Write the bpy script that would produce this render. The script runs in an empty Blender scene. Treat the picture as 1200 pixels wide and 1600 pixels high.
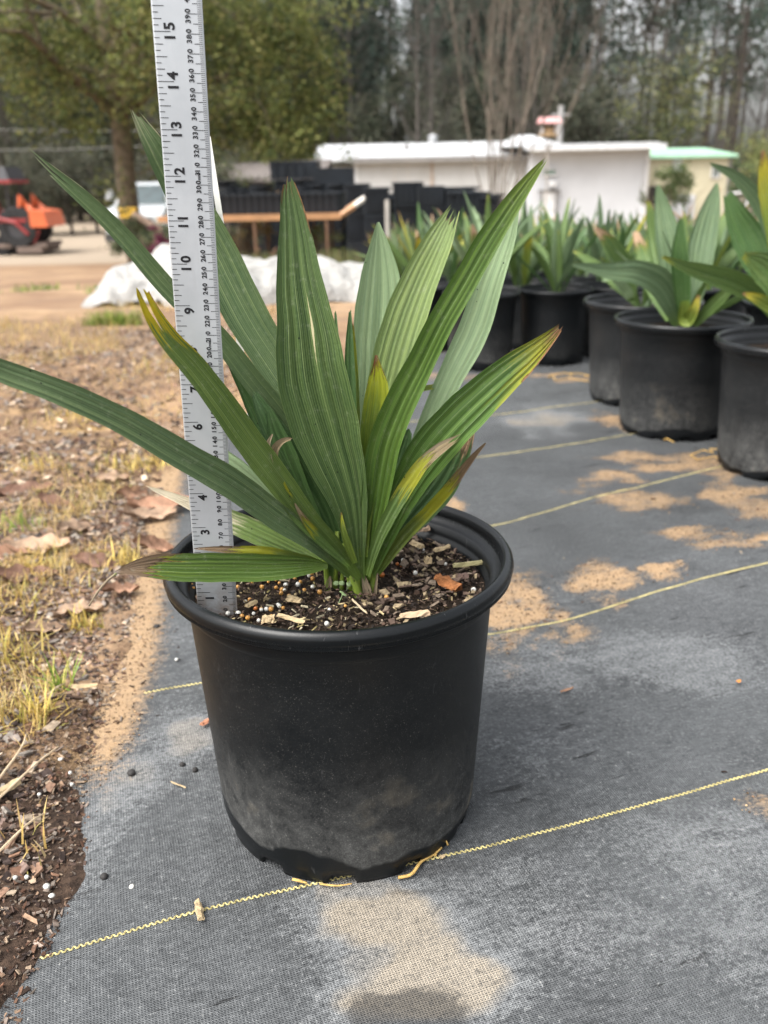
import bpy, math, random
import numpy as np
from math import radians as RAD, sin, cos, pi
random.seed(7); rng = np.random.default_rng(7)
S = bpy.context.scene; COL = S.collection
# ------------------------------------------------------------ camera
F_PX, PITCH, ROLL, CAM_H = 1365.6, .3643, -.0203, .5206
cp, sp, cr, sr = cos(PITCH), sin(PITCH), cos(ROLL), sin(ROLL)
FW = np.array([0, cp, -sp]); U0 = np.array([0, sp, cp]); R0 = np.array([1., 0, 0])
RT = cr*R0 + sr*U0; UP = -sr*R0 + cr*U0; EYE = np.array([0, 0, CAM_H])
cam = bpy.data.cameras.new('camera'); co = bpy.data.objects.new('camera', cam); COL.objects.link(co)
from mathutils import Matrix, Vector
M = Matrix(((RT[0], UP[0], -FW[0], 0), (RT[1], UP[1], -FW[1], 0), (RT[2], UP[2], -FW[2], CAM_H), (0, 0, 0, 1)))
co.matrix_world = M
cam.sensor_fit = 'VERTICAL'; cam.sensor_height = 36; cam.lens = F_PX/1600*36
cam.clip_start = .02; cam.clip_end = 1000
cam.dof.use_dof = True; cam.dof.focus_distance = .62; cam.dof.aperture_fstop = 7.5
S.camera = co
# ------------------------------------------------------------ sky, sun, exposure
SUN_EL, SUN_AZ = RAD(56), RAD(-125)      # azimuth from +Y clockwise: left and slightly behind the camera
w = bpy.data.worlds.new('World'); S.world = w; w.use_nodes = True
nt = w.node_tree; nt.nodes.clear()
sky = nt.nodes.new('ShaderNodeTexSky'); sky.sky_type = 'NISHITA'; sky.sun_disc = False
sky.sun_elevation = SUN_EL; sky.sun_rotation = SUN_AZ; sky.dust_density = 6; sky.air_density = 1.2; sky.ozone_density = 1
hs = nt.nodes.new('ShaderNodeHueSaturation'); hs.inputs['Saturation'].default_value = .22
bg = nt.nodes.new('ShaderNodeBackground'); bg.inputs[1].default_value = .15
ow = nt.nodes.new('ShaderNodeOutputWorld')
nt.links.new(sky.outputs[0], hs.inputs['Color']); nt.links.new(hs.outputs[0], bg.inputs[0]); nt.links.new(bg.outputs[0], ow.inputs[0])
sl = bpy.data.lights.new('sun', 'SUN'); sl.energy = 1.0; sl.angle = RAD(38); sl.color = (1, .96, .9)
so = bpy.data.objects.new('sun', sl); COL.objects.link(so)
sd = Vector((sin(SUN_AZ)*cos(SUN_EL), cos(SUN_AZ)*cos(SUN_EL), sin(SUN_EL)))
so.rotation_euler = sd.to_track_quat('Z', 'Y').to_euler(); so.location = (-3, -3, 8)
S.view_settings.view_transform = 'Standard'; S.view_settings.look = 'None'
S.view_settings.exposure = 1.38; S.view_settings.gamma = 1
S.cycles.max_bounces = 5; S.cycles.diffuse_bounces = 3; S.cycles.glossy_bounces = 2
S.cycles.transmission_bounces = 3; S.cycles.transparent_max_bounces = 6; S.cycles.caustics_reflective = False
try: S.cycles.use_denoising = True
except Exception: pass

# ------------------------------------------------------------ helpers
def gz(y):
    return 0. if y < 2.6 else -.067*(min(y, 26.)-2.6)
def ray(px, py): return FW + RT*(px-600)/F_PX - UP*(py-800)/F_PX
def at(px, py, Y):
    d = ray(px, py); return EYE + d*Y/d[1]
def atz(px, py, z):
    d = ray(px, py); return EYE + d*(z-CAM_H)/d[2]
def ground(px, py):
    d = ray(px, py); lo, hi = .05, 400
    for _ in range(50):
        m = (lo+hi)/2
        if CAM_H + d[2]*m - gz(d[1]*m) > 0: lo = m
        else: hi = m
    return EYE + d*lo
def tag(o, label=None, cat=None, group=None, kind=None):
    for k, v in (('label', label), ('category', cat), ('group', group), ('kind', kind)):
        if v: o[k] = v
    return o
def empty(name, loc=(0, 0, 0), rz=0, label=None, cat=None, group=None):
    o = bpy.data.objects.new(name, None); o.location = loc; o.rotation_euler = (0, 0, rz); o.empty_display_size = .05
    COL.objects.link(o); return tag(o, label, cat, group)
class MB:
    def __init__(s): s.v = []; s.f = []; s.c = []; s.uv = []; s.n = 0
    def add(s, v, f, c=(1, 1, 1), uv=None):
        v = np.asarray(v, float).reshape(-1, 3); n = len(v)
        s.v.append(v); s.f += [tuple(int(i)+s.n for i in q) for q in f]; s.n += n
        c = np.asarray(c, float); s.c.append(np.tile(c, (n, 1)) if c.ndim == 1 else c)
        s.uv.append(np.zeros((n, 2)) if uv is None else np.asarray(uv, float)); return s
    def quads(s, v, c=None):                       # v (N,4,3), c (N,3)
        N = len(v); i = (np.arange(N*4)+s.n).reshape(N, 4)
        s.v.append(v.reshape(-1, 3)); s.f += [tuple(q) for q in i.tolist()]; s.n += N*4
        s.c.append(np.ones((N*4, 3)) if c is None else np.repeat(c, 4, axis=0)); s.uv.append(np.tile([[0, 0], [1, 0], [1, 1], [0, 1]], (N, 1))); return s
    def box(s, c, d, rz=0, col=(1, 1, 1), R=None, taper=1.):
        x, y, z = [a/2 for a in d]
        V = np.array([[-x, -y, -z], [x, -y, -z], [x, y, -z], [-x, y, -z], [-x*taper, -y*taper, z], [x*taper, -y*taper, z], [x*taper, y*taper, z], [-x*taper, y*taper, z]])
        if R is None: R = np.array([[cos(rz), -sin(rz), 0], [sin(rz), cos(rz), 0], [0, 0, 1]])
        s.add(V@np.asarray(R).T+np.array(c), [(0, 3, 2, 1), (4, 5, 6, 7), (0, 1, 5, 4), (1, 2, 6, 5), (2, 3, 7, 6), (3, 0, 4, 7)], col); return s
    def bar(s, a, b, r, n=6, r2=None, col=(1, 1, 1)):
        return s.tube([a, b], [r, r if r2 is None else r2], n, col)
    def tube(s, P, Rr, n=6, col=(1, 1, 1), cap=True):
        P = np.asarray(P, float); k = len(P); V = []; uv = []
        T = np.gradient(P, axis=0); T /= np.linalg.norm(T, axis=1)[:, None]+1e-12
        ref = np.array([0, 0, 1.]) if abs(T[0][2]) < .9 else np.array([1., 0, 0])
        for i in range(k):
            A = np.cross(T[i], ref); A /= np.linalg.norm(A)+1e-12; B = np.cross(T[i], A); ref = np.cross(A, T[i])
            for j in range(n):
                t = 2*pi*j/n; V.append(P[i]+Rr[i]*(A*cos(t)+B*sin(t))); uv.append((j/n, i/(k-1)))
        Fc = [(i*n+j, i*n+(j+1) % n, (i+1)*n+(j+1) % n, (i+1)*n+j) for i in range(k-1) for j in range(n)]
        if cap: Fc += [tuple(range(n))[::-1], tuple((k-1)*n+j for j in range(n))]
        return s.add(V, Fc, col, uv)
    def lathe(s, prof, n=48, c=(0, 0, 0), col=(1, 1, 1), fn=None):
        V = []; k = len(prof); uv = []
        for i, (r, z) in enumerate(prof):
            for j in range(n):
                t = 2*pi*j/n; rr, zz = (r, z) if fn is None else fn(i, r, z, t)
                V.append((c[0]+rr*cos(t), c[1]+rr*sin(t), c[2]+zz)); uv.append((j/n, i/k))
        Fc = [(i*n+j, i*n+(j+1) % n, (i+1)*n+(j+1) % n, (i+1)*n+j) for i in range(k-1) for j in range(n)]
        return s.add(V, Fc, col, uv)
    def grid(s, G, col=(1, 1, 1), uv=None):
        a, b = G.shape[:2]
        return s.add(G.reshape(-1, 3), [(i*b+j, i*b+j+1, (i+1)*b+j+1, (i+1)*b+j) for i in range(a-1) for j in range(b-1)], col, uv)
    def mesh(s, name, mat, smooth=False, origin=None):
        me = bpy.data.meshes.new(name); V = np.concatenate(s.v); C = np.concatenate(s.c)
        if origin is not None: V = V-np.asarray(origin)
        me.from_pydata(V.tolist(), [], s.f); me.update()
        a = me.color_attributes.new('col', 'FLOAT_COLOR', 'POINT')
        a.data.foreach_set('color', np.c_[C, np.ones(len(C))].ravel().astype(np.float32))
        u = me.uv_layers.new(name='uv'); li = np.empty(len(me.loops), int); me.loops.foreach_get('vertex_index', li)
        u.data.foreach_set('uv', np.concatenate(s.uv)[li].ravel().astype(np.float32))
        if smooth: me.polygons.foreach_set('use_smooth', [True]*len(me.polygons))
        if mat: me.materials.append(mat)
        return me
    def build(s, name, mat, parent=None, smooth=False, origin=None):
        me = s.mesh(name, mat, smooth, origin); o = bpy.data.objects.new(name, me); COL.objects.link(o)
        if origin is not None: o.location = origin
        if parent is not None: o.parent = parent
        return o
def copy_tree(o, parent=None):
    c = o.copy(); COL.objects.link(c)
    if parent is not None: c.parent = parent
    for ch in list(o.children): copy_tree(ch, c)
    return c
def part_of(parent, o):                       # world-coordinates mesh -> child of an Empty that only translates
    o.parent = parent; o.location = (-parent.location[0], -parent.location[1], -parent.location[2]); return o

class NT:
    def __init__(s, name):
        s.m = bpy.data.materials.new(name); s.m.use_nodes = True; s.t = s.m.node_tree; s.t.nodes.clear()
        s.out = s.t.nodes.new('ShaderNodeOutputMaterial')
    def put(s, sock, v):
        if isinstance(v, bpy.types.NodeSocket): s.t.links.new(v, sock)
        elif v is not None:
            if isinstance(v, tuple) and len(v) == 3 and sock.type == 'RGBA': v = v+(1,)
            sock.default_value = v
    def n(s, typ, out=0, ins=None, **kw):
        nd = s.t.nodes.new('ShaderNode'+typ)
        for k, v in kw.items(): setattr(nd, k, v)
        for k, v in (ins or {}).items(): s.put(nd.inputs[k], v)
        return nd.outputs[out]
    def math(s, op, a, b=None, c=None, clamp=False):
        nd = s.t.nodes.new('ShaderNodeMath'); nd.operation = op; nd.use_clamp = clamp
        for i, v in enumerate((a, b, c)): s.put(nd.inputs[i], v)
        return nd.outputs[0]
    def mix(s, f, a, b):
        nd = s.t.nodes.new('ShaderNodeMix'); nd.data_type = 'RGBA'
        s.put(nd.inputs[0], f); s.put(nd.inputs[6], a); s.put(nd.inputs[7], b); return nd.outputs[2]
    def noise(s, vec, scale, detail=4, rough=.55, dist=0):
        return s.n('TexNoise', 0, {'Vector': vec, 'Scale': float(scale), 'Detail': float(detail), 'Roughness': rough, 'Distortion': float(dist)})
    def ramp(s, v, a, b, lo=0., hi=1.):
        return s.n('MapRange', 0, {'Value': v, 'From Min': a, 'From Max': b, 'To Min': lo, 'To Max': hi}, clamp=True)
    def obj(s): return s.n('TexCoord', 3)
    def attr(s, name='col'): return s.n('Attribute', 0, attribute_name=name)
    def scale(s, vec, sc): return s.n('Mapping', 0, {'Vector': vec, 'Scale': sc})
    def bump(s, h, st=.3, d=.01): return s.n('Bump', 0, {'Height': h, 'Strength': st, 'Distance': d})
    def bsdf(s, col, rough=.7, spec=.4, normal=None, metal=0., **kw):
        ins = {'Base Color': col, 'Roughness': rough, 'Specular IOR Level': spec, 'Metallic': metal}
        if normal is not None: ins['Normal'] = normal
        ins.update(kw); return s.n('BsdfPrincipled', 0, ins)
    def done(s, sh): s.t.links.new(sh, s.out.inputs[0]); return s.m

def simple(name, col, rough=.7, spec=.4, var=.25, sc=8., bump=.15, metal=0., bd=.01):
    m = NT(name); o = m.obj(); n = m.noise(o, sc, 5)
    c2 = tuple(c*(1-var) for c in col); c3 = tuple(min(1, c*(1+var)) for c in col)
    return m.done(m.bsdf(m.mix(m.ramp(n, .3, .7), c2, c3), rough, spec, m.bump(m.noise(o, sc*6, 3), bump, bd), metal))
def attr_mat(name, rough=.8, spec=.3, sc=60., var=.3, transl=0., bump=0.):
    m = NT(name); n = m.noise(m.obj(), sc, 3); c = m.attr()
    col = m.mix(m.ramp(n, .3, .7), m.mix(1., (0, 0, 0), c), c)
    k = m.ramp(n, .3, .7, 1-var, 1+var)
    col = m.n('VectorMath', 0, {0: c, 'Scale': k}, operation='SCALE')
    b = m.bsdf(col, rough, spec, m.bump(n, bump, .003) if bump else None)
    if transl:
        t = m.n('BsdfTranslucent', 0, {'Color': col}); b = m.n('MixShader', 0, {0: transl, 1: b, 2: t})
    return m.done(b)
def lat(n): return ''.join(n)

def leafmat(name, c1=(.03, .085, .03), c2=(.06, .14, .05), yel=1.3, brn=1.3, side=0., ridge=6., rough=.42, tipw=.12, yc=(.42, .40, .02), glau=0., scar=False, bc=(.16, .075, .03), rid=.35):
    """palm leaf: v runs to the tip, u across; yellowing and brown dieback start at v=yel / v=brn, side>0 shifts them to u=1."""
    m = NT(name); uv = m.n('UVMap', 0, uv_map='uv'); o = m.obj()
    sx = m.n('SeparateXYZ', 0, {0: uv}); nd = m.t.nodes[-1]; u = nd.outputs[0]; v = nd.outputs[1]
    lon = m.scale(uv, (26., 1.3, 1.)); st = m.noise(lon, 1.6, 3); blot = m.noise(o, 42., 4, .6)
    c1 = (c1[0]*1.40, c1[1]*1.22, c1[2]*.95); c2 = (c2[0]*1.65, c2[1]*1.36, c2[2]*1.05)
    base = m.mix(m.ramp(st, .35, .65), c1, c2)
    base = m.mix(m.math('MULTIPLY', m.ramp(blot, .45, .75), .35), base, tuple(a*.75+b for a, b in zip(c2, (.02, .03, 0))))
    # pale ridge lines on the pleats
    fr = m.math('ABSOLUTE', m.math('SUBTRACT', m.math('FRACT', m.math('MULTIPLY', u, ridge)), .5))
    rg = m.ramp(fr, .42, .5); rg2 = m.ramp(m.noise(m.scale(uv, (60., 5., 1.)), 1., 2), .35, .65)
    base = m.mix(m.math('MULTIPLY', m.math('MULTIPLY', rg, rg2), rid), base, (.30, .38, .16))
    fine = m.math('ABSOLUTE', m.math('SUBTRACT', m.math('FRACT', m.math('MULTIPLY', u, ridge*6)), .5))
    base = m.mix(m.math('MULTIPLY', m.ramp(fine, .30, .5), .22), base, (.26, .34, .16)); base = m.mix(m.math('MULTIPLY', m.ramp(fine, .18, .0), .30), base, tuple(a*.4 for a in c1))
    if glau: base = m.mix(glau, base, (.30, .42, .30))
    nz = m.math('MULTIPLY', m.math('SUBTRACT', m.noise(m.scale(uv, (9., 3.5, 1.)), 1.3, 4, .65), .5), .5)
    vv = m.math('ADD', v, nz); vv = m.math('ADD', vv, m.math('MULTIPLY', m.math('SUBTRACT', u, .5), side))
    edge = m.math('ABSOLUTE', m.math('SUBTRACT', u, .5))
    ve = m.math('ADD', vv, m.math('MULTIPLY', m.math('MULTIPLY', m.ramp(edge, .38, .5), m.ramp(m.noise(o, 60., 3), .4, .6)), .10))
    c = m.mix(m.ramp(ve, yel, yel+tipw), base, m.mix(m.ramp(blot, .3, .7), yc, tuple(a*.75 for a in yc)))
    dry = m.mix(m.ramp(st, .4, .6), bc, (bc[0]*2.1+.02, bc[1]*2.2+.02, bc[2]*2.3))
    c = m.mix(m.ramp(ve, brn-.02, brn-.005), c, (.035, .02, .012)); c = m.mix(m.ramp(ve, brn+.002, brn+.018), c, dry)
    # dark specks, a few dusty scuffs, the pale base
    vo = m.n('TexVoronoi', 0, {'Vector': o, 'Scale': 150.}); c = m.mix(m.math('MULTIPLY', m.math('LESS_THAN', vo, .10), m.math('GREATER_THAN', m.noise(o, 24., 3), .60)), c, (.012, .02, .008))
    du = m.math('MULTIPLY', m.ramp(m.noise(o, 160., 5, .8), .56, .72), .30); c = m.mix(du, c, (.35, .38, .28))
    c = m.mix(m.ramp(v, .0, .12, .55, 0.), c, (.16, .26, .04))
    if scar:
        q = m.math('LESS_THAN', m.math('ADD', m.math('ABSOLUTE', m.math('SUBTRACT', m.math('ADD', u, m.math('MULTIPLY', nz, .12)), .60)), m.math('MULTIPLY', m.math('ABSOLUTE', m.math('SUBTRACT', v, .68)), .22)), .018)
        c = m.mix(q, c, (.55, .5, .3))
    b = m.bsdf(c, m.ramp(blot, .3, .7, rough-.08, rough+.12), .45, m.bump(m.math('ADD', fine, m.noise(o, 300., 2)), .5, .0013))
    t = m.n('BsdfTranslucent', 0, {'Color': c})
    return m.done(m.n('MixShader', 0, {0: .22, 1: b, 2: t}))

def crom(P, n):
    P = np.asarray(P, float); k = len(P)
    d = np.r_[0, np.cumsum(np.linalg.norm(np.diff(P[:, :3], axis=0), axis=1))]; d /= d[-1]
    t = np.linspace(0, 1, n); out = np.empty((n, P.shape[1]))
    m = np.gradient(P, d, axis=0) if k > 2 else np.tile((P[1]-P[0]), (2, 1))
    for i, x in enumerate(t):
        j = min(np.searchsorted(d, x, side='right')-1, k-2); h = d[j+1]-d[j]; s = (x-d[j])/h
        out[i] = (2*s**3-3*s*s+1)*P[j]+(s**3-2*s*s+s)*h*m[j]+(-2*s**3+3*s*s)*P[j+1]+(s**3-s*s)*h*m[j+1]
    return out
def leaf(P, W, normal_at, K=6, sub=4, ns=44, cup=.12, twist=0., amp=.42, jag=.03, fork=0., seed=0, thick=None):
    """pleated palm leaf from its base to its tip; P centre points, W widths in metres, normal_at(p) the side it faces."""
    r = np.random.default_rng(seed+11); C = crom(np.c_[P, W], ns); P3 = C[:, :3]; Wd = np.clip(C[:, 3], .0008, None)
    nu = K*sub+1; u = np.linspace(0, 1, nu); uw = u+.35/K*(np.interp(u, np.linspace(0, 1, K+2), np.r_[0, r.uniform(-1, 1, K), 0])); amps = r.uniform(.45, 1.35, K+2)[np.clip((uw*K).astype(int), 0, K+1)]; ph = .5+(np.abs(((uw*K) % 1)-.5)*2-.5)*amps      # 1 on ridges, 0 in furrows
    jg = np.interp(u, np.linspace(0, 1, K*2+1), r.random(K*2+1)); jg = jg-jg.min(); tend = 1-jag*jg-fork*np.exp(-((u-.5)/.10)**2)
    wav = r.random(4)*6
    G = np.empty((ns, nu, 3)); UVs = np.empty((ns, nu, 2)); tt = np.linspace(0, 1, ns)
    T = np.gradient(P3, axis=0); T /= np.linalg.norm(T, axis=1)[:, None]
    A = np.empty((ns, 3)); B = np.empty((ns, 3))
    for i in range(ns):
        N = normal_at(P3[i]); a = np.cross(T[i], N); a /= np.linalg.norm(a); n2 = np.cross(a, T[i])
        tw = twist if not hasattr(twist, '__len__') else np.interp(tt[i], np.linspace(0, 1, len(twist)), twist)
        A[i] = a*cos(tw)+n2*sin(tw); B[i] = np.cross(A[i], T[i])
    for j in range(nu):
        s = tt*tend[j]
        pc = np.stack([np.interp(s, tt, P3[:, k]) for k in range(3)], 1); aw = np.stack([np.interp(s, tt, A[:, k]) for k in range(3)], 1)
        bw = np.stack([np.interp(s, tt, B[:, k]) for k in range(3)], 1); ww = np.interp(s, tt, Wd)
        e = (2*u[j]-1); ed = 1+.012*np.sin(s*37+wav[0]+e*3)+.01*np.sin(s*61+wav[1])
        off = cup*ww*(e*e-.4)+ww/K*amp*(ph[j]-.5)+.02*ww*np.sin(s*9+wav[2]+e*2)
        G[:, j] = pc+aw*(e*ww*.5*ed)[:, None]+bw*off[:, None]; UVs[:, j, 0] = u[j]; UVs[:, j, 1] = s
    m = MB(); m.grid(G, uv=UVs.reshape(-1, 2)); return m
TOCAM = lambda p: (EYE-p)/np.linalg.norm(EYE-p)
def px_leaf(pts, **kw):
    """pts base..tip: (px, py, distance, width in px)"""
    P = [at(a, b, Y) for a, b, Y, w_ in pts]; W = [w_/F_PX*float((p-EYE)@FW) for p, (a, b, Y, w_) in zip(P, pts)]
    return leaf(P, W, TOCAM, **kw)

def flakes(m, P, size, cols, aspect=(.25, .7), flat=.5, thick=.12, r=rng):
    """little splinters, 5 faces each, at points P"""
    N = len(P); L = size*(.4+1.2*r.random(N)**1.5); Wd = L*r.uniform(*aspect, N); Tz = L*thick
    az = r.random(N)*2*pi; el = r.normal(0, flat*.6, N); ro = r.normal(0, flat, N)
    T = np.stack([np.cos(az)*np.cos(el), np.sin(az)*np.cos(el), np.sin(el)], 1)
    A = np.stack([-np.sin(az), np.cos(az), 0*az], 1); Nn = np.cross(T, A)
    A2 = A*np.cos(ro)[:, None]+Nn*np.sin(ro)[:, None]; N2 = np.cross(T, A2); c = cols[r.integers(0, len(cols), N)]*r.uniform(.6, 1.3, (N, 1))
    jt = r.uniform(.4, 1, (N, 4))
    q = lambda s, t, zz, k: P+T*(L*s*.5*jt[:, k])[:, None]+A2*(Wd*t*.5*jt[:, 3-k])[:, None]+N2*(Tz*zz)[:, None]
    top = [q(-1, -1, .5, 0), q(1, -1, .5, 1), q(1, 1, .5, 2), q(-1, 1, .5, 3)]; bot = [q(-1, -1, -.5, 0), q(1, -1, -.5, 1), q(1, 1, -.5, 2), q(-1, 1, -.5, 3)]
    m.quads(np.stack(top, 1), c)
    for i in range(4): m.quads(np.stack([top[i], bot[i], bot[(i+1) % 4], top[(i+1) % 4]], 1), c*.9)
    return m
def blades(m, P, length, width, cols, lean=.5, r=rng, bend=.5):
    """grass blades, two bent quads each"""
    N = len(P); L = length*r.uniform(.4, 1.3, N); az = r.random(N)*2*pi; le = np.abs(r.normal(0, lean, N))
    H = np.stack([np.cos(az), np.sin(az), 0*az], 1); Z = np.array([0, 0, 1.])
    A = np.stack([-np.sin(az), np.cos(az), 0*az], 1)*(width*r.uniform(.6, 1.4, N))[:, None]*.5
    le = np.clip(le, 0, 1.4); le2 = np.clip(le+bend*r.random(N), 0, 1.9)
    p1 = P+(H*np.sin(le)[:, None]+Z*np.cos(le)[:, None])*(L*.5)[:, None]; p2 = p1+(H*np.sin(le2)[:, None]+Z*np.cos(le2)[:, None])*(L*.5)[:, None]
    c = cols[r.integers(0, len(cols), N)]*r.uniform(.7, 1.25, (N, 1))
    m.quads(np.stack([P-A, P+A, p1+A*.8, p1-A*.8], 1), c); m.quads(np.stack([p1-A*.8, p1+A*.8, p2+A*.1, p2-A*.1], 1), c); return m
def leafcloud(m, P, size, cols, r=rng, aspect=.6):
    N = len(P); n = r.normal(size=(N, 3)); n /= np.linalg.norm(n, axis=1)[:, None]; b = r.normal(size=(N, 3)); a = np.cross(n, b); a /= np.linalg.norm(a, axis=1)[:, None]; b = np.cross(n, a)
    s = (size*r.uniform(.6, 1.4, N))[:, None]*.5; c = cols
    m.quads(np.stack([P-a*s, P-b*s*aspect, P+a*s, P+b*s*aspect], 1), c); return m
def fbm(x, y, seed=0, oct=4):
    r = np.random.default_rng(seed); z = np.zeros_like(x, dtype=float); a = 1.
    for o in range(oct):
        f = 2.**o
        for _ in range(3):
            t = r.random()*2*pi; k = f*(.7+.6*r.random()); z += a*np.sin((x*cos(t)+y*sin(t))*k*2.5+r.random()*6.28)/3
        a *= .55
    return z
C_ = lambda *a: np.array(a, float)
# ------------------------------------------------------------ the ground
EDGE = C_((-.30, .0), (-.265, .3), (-.258, .42), (-.252, .50), (-.25, .58), (-.278, .665), (-.295, .74), (-.312, .93), (-.338, 1.07), (-.36, 1.2), (-.42, 1.6), (-.40, 1.95), (-.22, 2.3), (.02, 2.55), (.06, 2.8), (.06, 14))
def edge_x(y): return np.interp(y, EDGE[:, 1], EDGE[:, 0])
def axis(parts):
    a = np.concatenate([np.arange(p, q, s) for p, q, s in parts]+[[parts[-1][1]]]); return a
GX = axis([(-120, -20, 10), (-20, -4, 1.), (-4, -1.3, .1), (-1.3, -.1, .0075), (-.1, 1, .06), (1, 6, .5), (6, 20, 2), (20, 120, 10)])
GY = axis([(-3, .3, .3), (.3, 1.5, .0075), (1.5, 3, .02), (3, 6, .06), (6, 12, .2), (12, 40, 1), (40, 400, 20)])
X, Y = np.meshgrid(GX, GY)
Z0 = np.where(Y < 2.6, 0, -.067*(np.minimum(Y, 26)-2.6))
ex = edge_x(Y); dl = ex-X                                   # metres left of the cloth edge
rough = fbm(X*6, Y*6, 3, 4)*.0035+fbm(X*40, Y*40, 4, 3)*.0018
near = np.clip((9-Y)/6, 0, 1)
Z = Z0-.008+np.where(Y < 14, np.clip((dl+.02)/.05, 0, 1)*(.012+.010*np.clip(dl/.4, 0, 1)), .004)+rough*near*np.clip((dl+.06)/.06, 0, 1)+fbm(X*.8, Y*.8, 5)*.015*np.clip((dl-.3)/1.5, 0, 1)
sand = np.clip(1-np.abs(dl-.05-.03*fbm(X*5, Y*5, 8))/.085, 0, 1)*np.clip((Y-.72)/.15, 0, 1)*np.clip((1.5-Y)/.3, 0, 1)
sand = np.maximum(sand, np.clip((Y-3.2)/2.5, 0, 1)*.8); sand = np.maximum(sand, np.clip((Y-1.7)/.5, 0, 1)*np.clip((.5-dl)/.3, 0, 1)*.9)
dark = np.clip((.75-Y)/.15, 0, 1)*np.clip(1-(dl-.12)/.2, 0, 1); grn = np.clip(fbm(X*3, Y*3, 9)*.8+.1, 0, 1)*np.clip(dl/.1, 0, 1)*np.clip((3.2-Y)/1.5, 0, 1)
gm = MB(); gm.grid(np.stack([X, Y, Z], 2), np.stack([sand, grn, dark], 2).reshape(-1, 3))
def ground_mat():
    m = NT('earth'); o = m.obj(); a = m.attr(); m.n('SeparateColor', 0, {0: a}); s = m.t.nodes[-1].outputs
    n1 = m.noise(o, 9, 6, .65); n2 = m.noise(o, 120, 5, .7); n3 = m.noise(o, 1.1, 6, .6, .4); n4 = m.noise(o, 32, 5, .7)
    mul = m.mix(m.ramp(n2, .35, .65), (.055, .034, .020), (.27, .175, .105)); mul = m.mix(m.ramp(n4, .5, .7), mul, (.22, .14, .085))
    mul = m.mix(m.ramp(n1, .52, .66), mul, (.32, .21, .11))
    sa = m.mix(m.ramp(n2, .3, .7), (.27, .175, .10), (.40, .275, .16)); sa = m.mix(m.ramp(n3, .38, .56), sa, (.19, .115, .07)); sa = m.mix(m.ramp(m.noise(m.scale(o, (.6, 2.2, 1.)), 1.7, 6, .65), .53, .60), sa, (.22, .15, .10))
    far = m.ramp(m.n('SeparateXYZ', 1, {0: o}), 22., 27.); sa = m.mix(far, sa, (.29, .235, .175))
    c = m.mix(m.ramp(m.math('ADD', s[0], m.math('MULTIPLY', m.math('SUBTRACT', n1, .5), 1.2)), .38, .55), mul, sa)
    c = m.mix(m.math('MULTIPLY', m.ramp(m.math('ADD', s[1], m.math('SUBTRACT', n4, .5)), .5, .8), .55), c, (.36, .24, .075))
    dk = m.mix(m.ramp(n2, .4, .7), (.022, .014, .010), (.085, .055, .038)); c = m.mix(m.ramp(m.math('ADD', s[2], m.math('SUBTRACT', n1, .5)), .35, .6), c, dk)
    return m.done(m.bsdf(c, .92, .2, m.bump(m.math('ADD', n2, n4), .8, .004)))
tag(gm.build('ground', ground_mat(), smooth=True), kind='structure')

# ground cloth: grey woven weed barrier; masks r = sand, g = pale dust, b = wet and dark patches
CX = axis([(-.45, 1.15, .009), (1.15, 2.5, .05), (2.5, 7.2, .4)]); CY = axis([(.0, .36, .06), (.36, 1.35, .009), (1.35, 2.9, .018), (2.9, 4, .06), (4, 12, .4)])
U, V_ = np.meshgrid(np.linspace(0, 1, len(CX)), CY)
exl = edge_x(CY); XR = np.tile(CX, (len(CY), 1)); t = np.clip((XR+.45)/.75, 0, 1)
XX = np.where(XR < .3, exl[:, None]-.03+(.3-exl[:, None]+.03)*t, XR); YY = V_
ZZ = np.where(YY < 2.6, 0, -.067*(YY-2.6))+.0012*fbm(XX*5, YY*5, 21, 3)+.0010*fbm(XX*16+YY*3, YY*12, 22, 2)
def blob(px, py, rx, ry, gain=1., warp=.35, seed=0):
    c = ground(px, py); a = ground(px+rx, py); b = ground(px, py-ry); d = ground(px, py+ry)
    wx = abs(a[0]-c[0]); wy = abs(b[1]-d[1])/2
    rr = np.hypot((XX-c[0])/wx, (YY-c[1])/wy)+warp*fbm((XX-c[0])/wx*1.3, (YY-c[1])/wy*1.3, seed+int(px+py), 3)
    return np.clip(1.6-rr, 0, 1)*gain
sandm = np.zeros_like(XX)
for b in [(815, 965, 75, 42), (770, 935, 60, 60), (940, 905, 55, 28), (1035, 893, 38, 14), (1105, 842, 68, 16), (985, 780, 75, 18), (955, 745, 45, 12), (1000, 715, 70, 8), (1090, 730, 90, 10), (1180, 790, 60, 22), (1150, 765, 60, 14), (1195, 840, 30, 9), (955, 655, 30, 10), (985, 668, 30, 8), (900, 592, 40, 6, .8), (700, 785, 30, 12), (820, 900, 50, 14, .6), (700, 590, 60, 8, .7), (820, 585, 60, 6, .7), (1190, 1255, 35, 25, .60), (1130, 722, 80, 16, .9)]:
    sandm = np.maximum(sandm, blob(*b, warp=.55)*(.80+.28*fbm(XX*26, YY*34, 77, 4)))
sandm = np.maximum(sandm, np.clip(1.25-(XX-edge_x(YY))/.055, 0, 1)*np.clip((YY-.60)/.15, 0, 1)*1.)
sandm = np.maximum(sandm, np.clip((YY-1.9)/.4, 0, 1)*np.clip((.10-XX)/.2, 0, 1)); sandm = np.maximum(sandm, .42*np.clip((YY-2.6)/.3, 0, 1))
dust = np.zeros_like(XX)
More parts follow.
